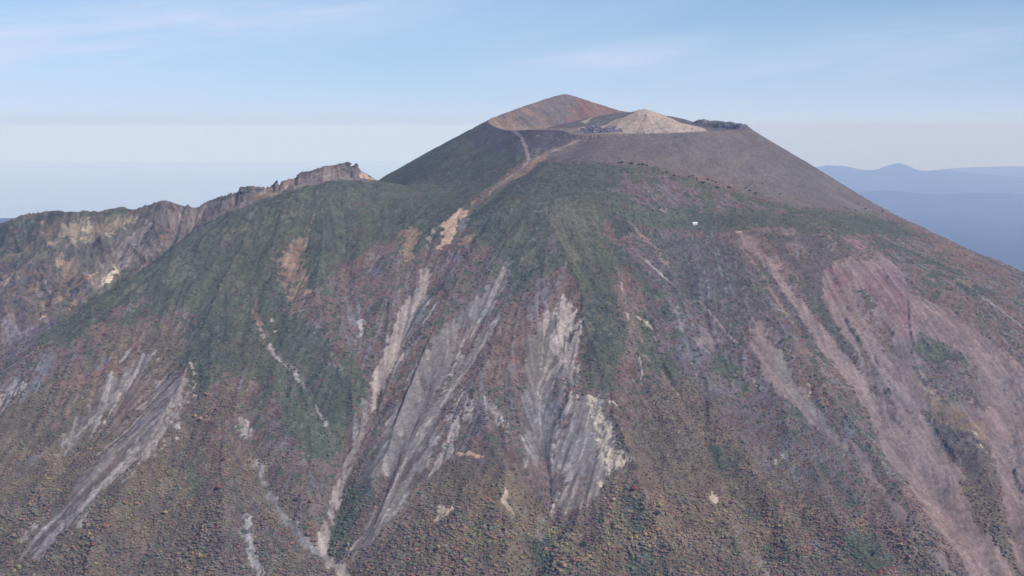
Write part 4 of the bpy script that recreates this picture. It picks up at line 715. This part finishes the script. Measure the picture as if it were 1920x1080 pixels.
def tube(P, rads, n=6):
    V, Fs = [], []
    for i, (p, r) in enumerate(zip(P, rads)):
        for k in range(n): a = 2 * math.pi * k / n; V.append((p[0] + r * math.cos(a), p[1] + r * math.sin(a), p[2]))
        if i:
            b = (i - 1) * n; Fs += [(b + k, b + (k + 1) % n, b + n + (k + 1) % n, b + n + k) for k in range(n)]
    Fs += [tuple(range(n))[::-1], tuple(range(len(V) - n, len(V)))]; return V, Fs
def join(parts):
    V, Fs = [], []
    for v, f in parts: n = len(V); V += list(v); Fs += [tuple(i + n for i in q) for q in f]
    return V, Fs
# the white mountain hut below the cinder slope
white = simple_mat('white_paint', (.80, .80, .79), .6, .05, 2); roofm = simple_mat('pale_metal_roof', (.74, .75, .77), .45, .06, 2); darkp = simple_mat('dark_window', (.05, .06, .07), .2, .1, 2); woodp = simple_mat('door_wood', (.22, .15, .10), .7, .2, 3); conc = simple_mat('concrete', (.33, .32, .30), .9, .15, 2)
hx, hy, hz = at(1303, 421)
hut = empty('mountain_hut', (hx, hy, hz - .3), .06, label='small white mountain hut on the green shoulder below the cinder slope', category='hut')
fnd = link('foundation', boxes('foundation', [(-4.3, -3.0, -2.2, 4.3, 3.0, .45)], conc), hut)
wallV = [(-4.1,-2.8,.45),(4.1,-2.8,.45),(4.1,2.8,.45),(-4.1,2.8,.45),(-4.1,-2.8,3.1),(4.1,-2.8,3.1),(4.1,2.8,3.1),(-4.1,2.8,3.1),(-4.1,0,4.7),(4.1,0,4.7)]
link('wall', py_mesh('wall', wallV, [(0,1,5,4),(1,2,6,9,5),(2,3,7,6),(3,0,4,8,7),(0,3,2,1)], white), hut)
rv, rf = [], []
for s in (-1, 1):
    n = len(rv); e = 3.25; zb = 2.95
    top = [(-4.5, 0, 4.85), (4.5, 0, 4.85), (4.5, s * e, zb + .02), (-4.5, s * e, zb + .02)]; rv += top + [(x, y, z - .14) for x, y, z in top]; rf += [(n, n+1, n+2, n+3), (n+7, n+6, n+5, n+4), (n, n+4, n+5, n+1), (n+1, n+5, n+6, n+2), (n+2, n+6, n+7, n+3), (n+3, n+7, n+4, n)]
roof = link('roof', py_mesh('roof', rv, rf, roofm), hut)
link('chimney', boxes('chimney', [(2.2, .5, 3.9, 2.7, 1.0, 5.8), (2.12, .42, 5.8, 2.78, 1.08, 5.95)], conc), roof)
door = link('door', boxes('door', [(-.5, -2.88, .45, .5, -2.81, 2.45)], woodp), hut); link('handle', boxes('handle', [(.30, -2.96, 1.4, .40, -2.88, 1.5)], darkp), door)
for wx in (-2.6, 2.4):
    w = link('window', boxes('window', [(wx - .55, -2.85, 1.45, wx + .55, -2.81, 2.35)], darkp), hut); link('frame', boxes('frame', [(wx - .65, -2.89, 1.35, wx + .65, -2.81, 1.45), (wx - .65, -2.89, 2.35, wx + .65, -2.81, 2.45), (wx - .65, -2.89, 1.45, wx - .55, -2.81, 2.35), (wx + .55, -2.89, 1.45, wx + .65, -2.81, 2.35), (wx - .03, -2.88, 1.45, wx + .03, -2.81, 2.35)], white), w)
bark = simple_mat('bark', (.12, .09, .07), .9, .3, 2)
def crown_obj(name, seed, col, r, h, base, sub=2, leaves=110, squash=1.0):
    parts = []; rr = np.random.default_rng(seed); cols = []
    n = 5; V = np.zeros((0, 3)); Fq = np.zeros((0, 3), int); C = np.zeros((0, 3))
    for i in range(n):                      # several clumps round the limbs
        v, f = crown_template(seed * 10 + i, 1, leaves // n); a = i * 2 * math.pi / n + rr.uniform(-.4, .4); q = r * (.42 if i else .05); s = r * rr.uniform(.55, .75)
        v = v * np.array([s, s, s * .8 * squash]) + np.array([q * math.cos(a), q * math.sin(a), base + h * rr.uniform(.35, .62) + (h * .25 if i == 0 else 0)]); Fq = np.vstack([Fq, f + len(V)]); V = np.vstack([V, v]); C = np.vstack([C, np.array(col)[None] * rr.uniform(.7, 1.3) * rr.uniform(.85, 1.15, (len(v), 1))])
    return raw_mesh(name, V, Fq.ravel(), np.full(len(Fq), 3, np.int32), M_leaf, C, False)
def trunk_obj(h, r, lean=.2, n=4, seed=1):
    rr = np.random.default_rng(seed); parts = [tube([(0, 0, -.8), (lean * .2, 0, h * .3), (lean, .1, h * .75)], [r * 1.2, r, r * .55])]
    for i in range(n): a = i * 2 * math.pi / n + rr.uniform(-.3, .3); parts.append(tube([(lean * .2, 0, h * .35), (math.cos(a) * h * .22, math.sin(a) * h * .22, h * .6), (math.cos(a) * h * .38, math.sin(a) * h * .38, h * .8)], [r * .6, r * .4, r * .15], 5))
    V, Fs = join(parts); return py_mesh('trunk', V, Fs, bark)
def make_tree(name, label, cat, group, crown, trunk):
    t = empty(name, (0, 0, 0), 0, label=label, category=cat, group=group); link('trunk', trunk, t); link('crown', crown, t); return t
def copy_tree(t, loc, rz, s, label):
    r = t.copy(); sc.collection.objects.link(r); r.location = loc; r.rotation_euler = (0, 0, rz); r.scale = (s, s, s); r['label'] = label
    for ch in list(t.children): c = ch.copy(); sc.collection.objects.link(c); c.parent = r
    return r
# trees that stand out by their colour
COLS = {'yellow': (.33, .23, .085), 'orange': (.28, .135, .068), 'red': (.25, .072, .056), 'dark': (.040, .050, .036)}
WHERE = {(366,783): 'bright yellow tree, left one of the pair below the dark green dome', (376,789): 'bright yellow tree, right one of the pair below the dark green dome', (310,964): 'golden yellow tree among dull trees right of the long ragged scree', (822,1030): 'small yellow tree right of the foot of the middle grey scree', (1184,1012): 'small pale yellow tree beside a dark green strip near the bottom', (375,1047): 'rounded yellow tree left of the pale strip of rock at the bottom', (1237,952): 'broad yellow tree just above a dark tree, right of the pale cliff',
 (200,991): 'broad orange tree nearest to the ragged scree at lower left', (236,946): 'orange tree, left one of two side by side in the lower left wood', (256,947): 'orange tree, right one of two side by side in the lower left wood', (1080,1054): 'orange tree at the bottom edge below the pale cliff', (547,1022): 'small orange tree left of where the two pale gullies meet', (388,742): 'orange tree highest up on the red patch below the green dome', (1676,1002): 'small orange tree in the green patch left of the big mauve scree',
 (175,1024): 'small red tree in the lowest left corner wood', (420,864): 'red tree in the upper part of the red patch at left', (410,917): 'bright red tree lowest in the red patch at left', (1189,920): 'red tree just below the point of the pale cliff', (1372,945): 'small red tree right of the narrow pale streak in the wood', (1650,1076): 'scarlet tree at the very bottom towards the right', (1545,1001): 'red tree in the wood left of the green patch', (526,1004): 'small crimson tree left of the grey gully',
 (1232,966): 'dark tree below a broad yellow one, right of the pale cliff', (1096,1024): 'dark tree in the olive wood below the pale cliff', (1636,1042): 'broad dark tree low in the wood left of the big mauve scree', (555,940): 'dark tree above the small grey gully'}
proto = {}
for (kind, px, py, s), q in zip(STAND, SP):
    loc = (q[0], q[1], float(sample(Zw, q[0:1], q[1:2])[0])); lab = WHERE[(px, py)]
    if kind not in proto:
        proto[kind] = make_tree('autumn_tree', lab, 'tree', 'coloured trees standing out of the lower wood', crown_obj('crown', 3 + len(proto), COLS[kind], 1.0, 1.1, .25), trunk_obj(1.1, .06, .1, 4, 3 + len(proto))); t = proto[kind]; t.location = loc; t.scale = (s * 1.05,) * 3
    else: copy_tree(proto[kind], loc, random.uniform(0, 6.28), s * 1.05, lab)
# dark dwarf pines at the upper plant line
PINES = [(1160,306,2.4,0),(1166,305,3.4,0),(1184,307,3.6,0),(1198,309,2.6,0),(1205,309,3.2,0),(1213,311,3.0,0), (1250,323,2.4,1),(1264,330,3.0,1),(1292,332,2.6,2),(1299,330,2.2,2),(1306,336,2.6,2),(1328,338,2.6,2),(1335,339,2.2,2),(1318,343,3.4,2),(1343,343,2.0,2),(1345,352,3.2,2),(1366,352,4.0,3),(1398,353,2.4,3),(1406,358,3.0,3),(1416,363,2.6,3),(1430,345,1.8,4),(1443,355,1.8,4),(1463,364,2.0,4),(1609,383,2.2,5),(1604,395,2.6,5),(1623,392,2.6,5),(1655,397,2.8,5)]
PL = ['dark dwarf pine bush in the left clump, straight below the crater cone', 'dwarf pine bush in the thin pair left of the scattered row', 'small dwarf pine bush in the row above the hut', 'dwarf pine bush right of the scattered row above the hut', 'tiny dwarf pine bush out on the bare cinder slope', 'dwarf pine bush at the right end of the plant line']
pine = None
for px, py, s, g in PINES:
    lab = PL[g]
    if pine is None: pine = make_tree('dwarf_pine', lab, 'bush', 'dwarf pines along the upper plant line', crown_obj('crown', 31, (.040, .055, .034), 1.0, .75, .08, 2, 90, .75), trunk_obj(.6, .06, .15, 4, 9)); pine.location = at(px, py); pine.scale = (s,) * 3
    else: copy_tree(pine, at(px, py), random.uniform(0, 6.28), s, lab)
# rocks
rockm = simple_mat('dark_lava', (.125, .108, .112), .95, .35, .7); pale_rock = simple_mat('pale_rock', (.40, .36, .33), .9, .2, .8); warm_rock = simple_mat('brown_crag', (.135, .105, .098), .95, .35, .5)
def rock_mesh(name, seed, m, sx=1, sy=1, sz=1, sub=2, jag=.22):
    r = np.random.default_rng(seed); v, f = ico(sub)
    for _ in range(7):                       # flat faces cut from a lump
        d = r.normal(0, 1, 3); d /= np.linalg.norm(d); c = r.uniform(.55, .85); e = v @ d - c; v = v - np.maximum(e, 0)[:, None] * d
    v = v * (1 + r.normal(0, jag * .25, (len(v), 1))) * np.array([sx, sy, sz]); return py_mesh(name, v, f, m)
rk_data = [rock_mesh('lava_block', 60 + i, rockm, 1, .9, .8) for i in range(5)]
blocks = []; r_ = np.random.default_rng(12)
first = {}
for i in range(46):
    px, py = r_.normal(1116, 17), r_.normal(243, 3.6)
    if i == 0: px, py = 1112, 241
    if not (1088 < px < 1150 and 234 < py < 247): continue
    lab = 'largest dark lava block in the jumble left of the pale cone' if i == 0 else 'dark lava block in the jumble on the crater floor, left of the pale cone'
    o = bpy.data.objects.new('lava_block', rk_data[i % 5]); sc.collection.objects.link(o); s = 5.6 if i == 0 else r_.uniform(1.6, 4.2); x_, y_, z_ = at(px, py); o.location = (x_, y_, z_ + .15 * s); o.scale = (s, s * r_.uniform(.7, 1.1), s * r_.uniform(.6, 1.0)); o.rotation_euler = (r_.uniform(-.4, .4), r_.uniform(-.4, .4), r_.uniform(0, 6.28)); o['label'] = lab; o['category'] = 'rock'; o['group'] = 'lava blocks on the crater floor'
def rock(name, px, py, size, m, seed, label, cat='rock', rot=0, dz=.1, jag=.22, sub=2, rel=(0, 0)):
    x_, y_, z_ = at(px, py); o = link(name, rock_mesh(name, seed, m, *size, sub, jag), label=label, category=cat); o.location = (x_ + rel[0], y_ + rel[1], z_ + dz * size[2]); o.rotation_euler = (0, 0, rot); return o
rock('boulder', 1282, 243, (2.6, 2.2, 2.0), rockm, 81, 'dark boulder at the right foot of the pale crater cone, left of two'); rock('boulder', 1298, 242, (2.4, 2.2, 2.0), rockm, 82, 'dark boulder at the right foot of the pale crater cone, right of two')
rock('boulder', 508, 603, (2.4, 1.7, 1.5), pale_rock, 83, 'larger pale boulder on the dark green slope at left', rot=.3); rock('boulder', 518, 621, (1.7, 1.3, 1.1), pale_rock, 84, 'smaller pale boulder just below another on the green slope'); rock('boulder', 1149, 755, (2.4, 1.8, 1.8), pale_rock, 85, 'pale boulder right of the top of the sandy cliff')
rock('rock_slab', 1466, 855, (1.1, 2.8, .8), pale_rock, 86, 'whitish rock slab alone in the mauve scrub at right', rot=-.5); rock('rock_slab', 1456, 868, (.9, 1.2, .6), pale_rock, 87, 'small pale slab just below the whitish one at right'); rock('boulder', 696, 905, (1.8, 1.4, 1.2), pale_rock, 88, 'small pale boulder at the left foot of the middle scree')
rock('rock_outcrop', 458, 359, (7, 6, 4.5), warm_rock, 91, 'overhanging crag on the skyline at the step of the left ridge', 'crag', .4, .0, .5, 3); rock('rock_outcrop', 519, 343, (2.2, 2.6, 5), warm_rock, 92, 'thin rock tooth on the skyline of the left ridge', 'crag', 0, .25, .4, 3); rock('rock_outcrop', 653, 307, (7, 6, 4), warm_rock, 93, 'rough crag crowning the highest point of the left ridge', 'crag', .2, -.1, .6, 3); rock('rock_outcrop', 668, 311, (4.5, 4, 5), warm_rock, 94, 'dark crag just right of the top of the left ridge', 'crag', 1.1, .0, .6, 3); rock('rock_outcrop', 561, 329, (5, 5, 3.5), warm_rock, 95, 'low dark crag halfway up the left ridge skyline', 'crag', .3, -.1, .5, 3)
rock('rock_outcrop', 372, 388, (3, 3, 3.5), warm_rock, 96, 'small crag by the notch in the left ridge', 'crag', .3, .1, .5, 3)
# ---------------------------------------------------------------- the air between
def haze():
    me = bpy.data.meshes.new('haze'); lo = (-69000, -8000, -420); hi = (69000, 69000, 1806)
    v = [(x, y, z) for z in (lo[2], hi[2]) for y in (lo[1], hi[1]) for x in (lo[0], hi[0])]
    me.from_pydata(v, [], [(0,2,3,1),(4,5,7,6),(0,1,5,4),(1,3,7,5),(3,2,6,7),(2,0,4,6)])
    m = bpy.data.materials.new('haze'); m.use_nodes = True; nt = m.node_tree; nt.nodes.clear()
    o = nt.nodes.new('ShaderNodeOutputMaterial'); p = nt.nodes.new('ShaderNodeVolumePrincipled')
    p.inputs['Color'].default_value = (.42, .57, 1.0, 1); p.inputs['Density'].default_value = 5.0e-5; p.inputs['Anisotropy'].default_value = 0.0; p.inputs['Absorption Color'].default_value = (1, 1, 1, 1)
    nt.links.new(p.outputs[0], o.inputs['Volume']); me.materials.append(m)
    link('haze', me, kind='stuff', label='pale blue haze that veils the far land', category='haze')
haze()
